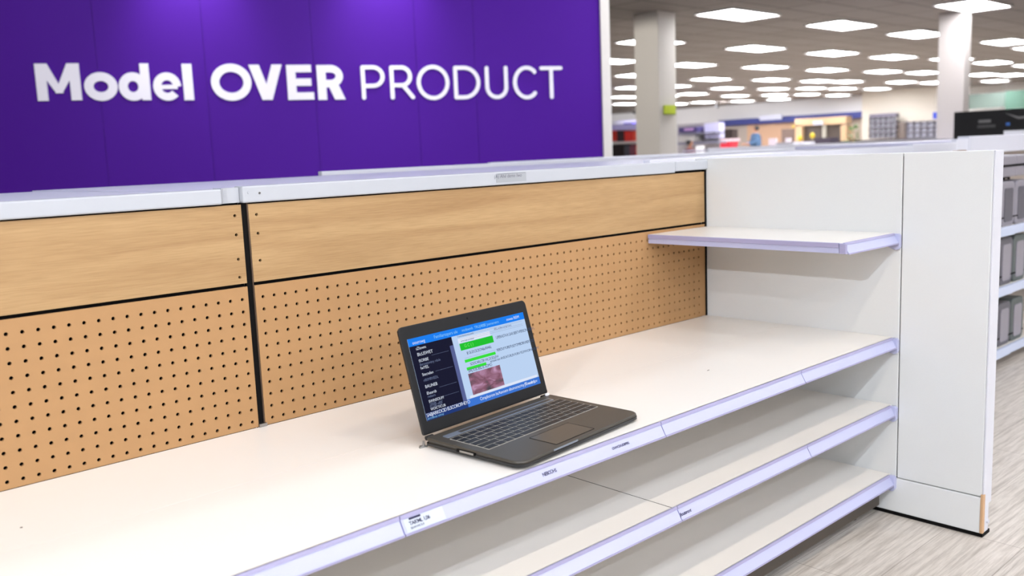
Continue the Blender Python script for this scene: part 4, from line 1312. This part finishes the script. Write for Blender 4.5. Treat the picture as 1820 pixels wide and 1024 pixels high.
# potted plant by the kiosk
def plant():
    X0 = 25.0
    p = onpl(1517, 250, 0, X0)
    t = thing('potted_plant', 'green leafy potted plant right of the kiosk', 'plant', (X0, p.y, 0))
    zt = onpl(1517, 222, 0, X0).z
    lm = mat('plant_leaf', (78, 122, 62), 0.6, var=0.2)
    lv = MB()
    rnd = random.Random(3)
    for k in range(90):
        a_ = rnd.uniform(0, 2 * math.pi)
        hh = rnd.uniform(0.55, 1.0)
        r0 = (1.15 - hh) * 0.55 * rnd.uniform(0.3, 1)
        o = Vector((r0 * math.cos(a_) * .6, r0 * math.sin(a_), zt * hh - 0.03))
        d = Vector((math.cos(a_), math.sin(a_), rnd.uniform(0, 1))).normalized() * 0.13
        s_ = d.cross(Vector((0, 0, 1))).normalized() * 0.035
        lv.add([o, o + d * 0.5 + s_, o + d, o + d * 0.5 - s_], [(0, 1, 2, 3)])
    obj('foliage', lv, lm, t, local=True)
    obj('stem', MB().tube((0, 0, 0.3), (0, 0, zt - 0.1), 0.015, n=8), EDGEW, t, local=True)
    obj('pot', MB().tube((0, 0, 0), (0, 0, 0.35), 0.12, 0.16, n=20), PANEL, t, local=True)
plant()

# ------------------------------------------------------------------ people far down the shop
def skin(name, verts, edges, radii, m, parent, sub=2):
    me = bpy.data.meshes.new(name)
    me.from_pydata([tuple(v) for v in verts], edges, [])
    o = bpy.data.objects.new(name, me)
    COL.objects.link(o)
    sk = o.modifiers.new('skin', 'SKIN')
    me.skin_vertices.new()if not me.skin_vertices else None
    for i, r in enumerate(radii):
        me.skin_vertices[0].data[i].radius = (r if isinstance(r, tuple) else (r, r))
    me.skin_vertices[0].data[0].use_root = True
    s_ = o.modifiers.new('sub', 'SUBSURF')
    s_.levels = sub
    s_.render_levels = sub
    me.materials.append(m)
    o.parent = parent
    return o
def person(loc, rz, scale, label, top, bottom, hair, reach=0.4):
    t = thing('person', label, 'person', loc, rz)
    t.scale = (scale,) * 3
    SK = mat('skin_tone', (176, 128, 102), 0.6)
    body_v = [(0, 0, 0.95), (0, 0, 1.12), (0, 0, 1.38), (0, 0, 1.47), (0, 0.01, 1.54), (0, 0.02, 1.64), (0, 0.01, 1.70),
              (0.10, 0, 0.90), (0.12, 0.02, 0.50), (0.13, -0.02, 0.10), (0.13, 0.12, 0.04),
              (-0.10, 0, 0.90), (-0.12, 0.02, 0.50), (-0.13, -0.02, 0.10), (-0.13, 0.12, 0.04),
              (0.18, 0, 1.40), (0.25, 0.06, 1.14), (0.20, 0.06 + reach * 0.6, 1.08), (0.18, 0.12 + reach * 0.75, 1.10),
              (-0.18, 0, 1.40), (-0.25, 0.06, 1.14), (-0.20, 0.06 + reach * 0.6, 1.08), (-0.18, 0.12 + reach * 0.75, 1.10)]
    e = [(0, 1), (1, 2), (2, 3), (3, 4), (4, 5), (5, 6), (0, 7), (7, 8), (8, 9), (9, 10), (0, 11), (11, 12), (12, 13), (13, 14), (2, 15), (15, 16), (16, 17), (17, 18), (2, 19), (19, 20), (20, 21), (21, 22)]
    r = [(0.15, 0.11), (0.13, 0.10), (0.15, 0.10), 0.055, 0.055, 0.088, 0.075, 0.09, 0.065, 0.045, 0.04, 0.09, 0.065, 0.045, 0.04, 0.06, 0.045, 0.035, 0.035, 0.06, 0.045, 0.035, 0.035]
    skin('body', body_v, e, r, SK, t)
    jv = [(0, 0, 0.90), (0, 0, 1.12), (0, 0, 1.38), (0, 0, 1.455), (0.19, 0, 1.40), (0.26, 0.06, 1.14), (0.205, 0.05 + reach * 0.55, 1.08), (-0.19, 0, 1.40), (-0.26, 0.06, 1.14), (-0.205, 0.05 + reach * 0.55, 1.08)]
    je = [(0, 1), (1, 2), (2, 3), (2, 4), (4, 5), (5, 6), (2, 7), (7, 8), (8, 9)]
    jr = [(0.29, 0.22), (0.28, 0.22), (0.30, 0.21), 0.10, 0.10, 0.08, 0.06, 0.10, 0.08, 0.06]
    skin('jacket', jv, je, jr, top, t)
    tv = [(0, 0, 0.96), (0.10, 0, 0.88), (0.12, 0.02, 0.50), (0.13, -0.02, 0.10), (-0.10, 0, 0.88), (-0.12, 0.02, 0.50), (-0.13, -0.02, 0.10)]
    skin('trousers', tv, [(0, 1), (1, 2), (2, 3), (0, 4), (4, 5), (5, 6)], [(0.17, 0.13), 0.11, 0.08, 0.06, 0.11, 0.08, 0.06], bottom, t)
    skin('hair', [(0, -0.035, 1.55), (0, -0.03, 1.66), (0, -0.01, 1.745)], [(0, 1), (1, 2)], [(0.11, 0.09), (0.135, 0.125), (0.08, 0.09)], hair, t)
    # face: nose, eyes, mouth
    f = MB()
    f.tube((0, 0.10, 1.635), (0, 0.125, 1.625), 0.012, 0.010, 8)
    obj('nose', f, SK, t, local=True)
    for sx in (-0.034, 0.034):
        obj('eye', MB().tube((sx, 0.095, 1.655), (sx, 0.103, 1.655), 0.011, 0.008, 8), BLACK, t, local=True)
    obj('mouth', MB().box(-0.025, 0.025, 0.092, 0.104, 1.590, 1.598), mat('lip', (150, 80, 78), 0.6), t, local=True)
    return t
HAIR = mat('dark_hair', (28, 24, 26), 0.6)
p = onpl(1342, 255, 0, 26.8)
d1 = 36
pp = CAMC + ray(1343, 250) * 33.5
person((pp.x, pp.y, 0), math.radians(50), 0.985, 'person in a light blue denim jacket with dark hair, seen from behind', mat('denim_jacket', (66, 96, 130), 0.7), mat('dark_trousers', (34, 34, 42), 0.7), HAIR, 0.5)
pp = CAMC + ray(1226, 258) * 22.0
person((pp.x, pp.y, 0), math.radians(200), 0.70, 'short person with black hair in a red and black top beside the cream column', mat('black_red_top', (96, 34, 42), 0.7, var=0.6, scale=6), mat('dark_trousers', (34, 34, 42), 0.7), HAIR, 0.2)

# ------------------------------------------------------------------ camera
cam = bpy.data.cameras.new('camera')
co = bpy.data.objects.new('camera', cam)
COL.objects.link(co)
M = Matrix((( CAMR.x, CAMU.x, -CAMF.x, CAMC.x), (CAMR.y, CAMU.y, -CAMF.y, CAMC.y), (CAMR.z, CAMU.z, -CAMF.z, CAMC.z), (0, 0, 0, 1)))
co.matrix_world = M
cam.sensor_width = 36
cam.lens = 36 * FPX / 1820
cam.clip_end = 200
cam.clip_start = 0.02
cam.dof.use_dof = True
cam.dof.focus_distance = 2.0
cam.dof.aperture_fstop = 3.8
sc.camera = co

w = bpy.data.worlds.new('world')
w.use_nodes = True
w.node_tree.nodes['Background'].inputs['Color'].default_value = (0.5, 0.5, 0.55, 1)
w.node_tree.nodes['Background'].inputs['Strength'].default_value = 0.05
sc.world = w
sc.view_settings.view_transform = 'Standard'
sc.view_settings.look = 'None'
sc.view_settings.gamma = 1
sc.view_settings.use_curve_mapping = False
sc.view_settings.exposure = -0.07
sc.cycles.use_denoising = True
sc.cycles.sample_clamp_indirect = 6
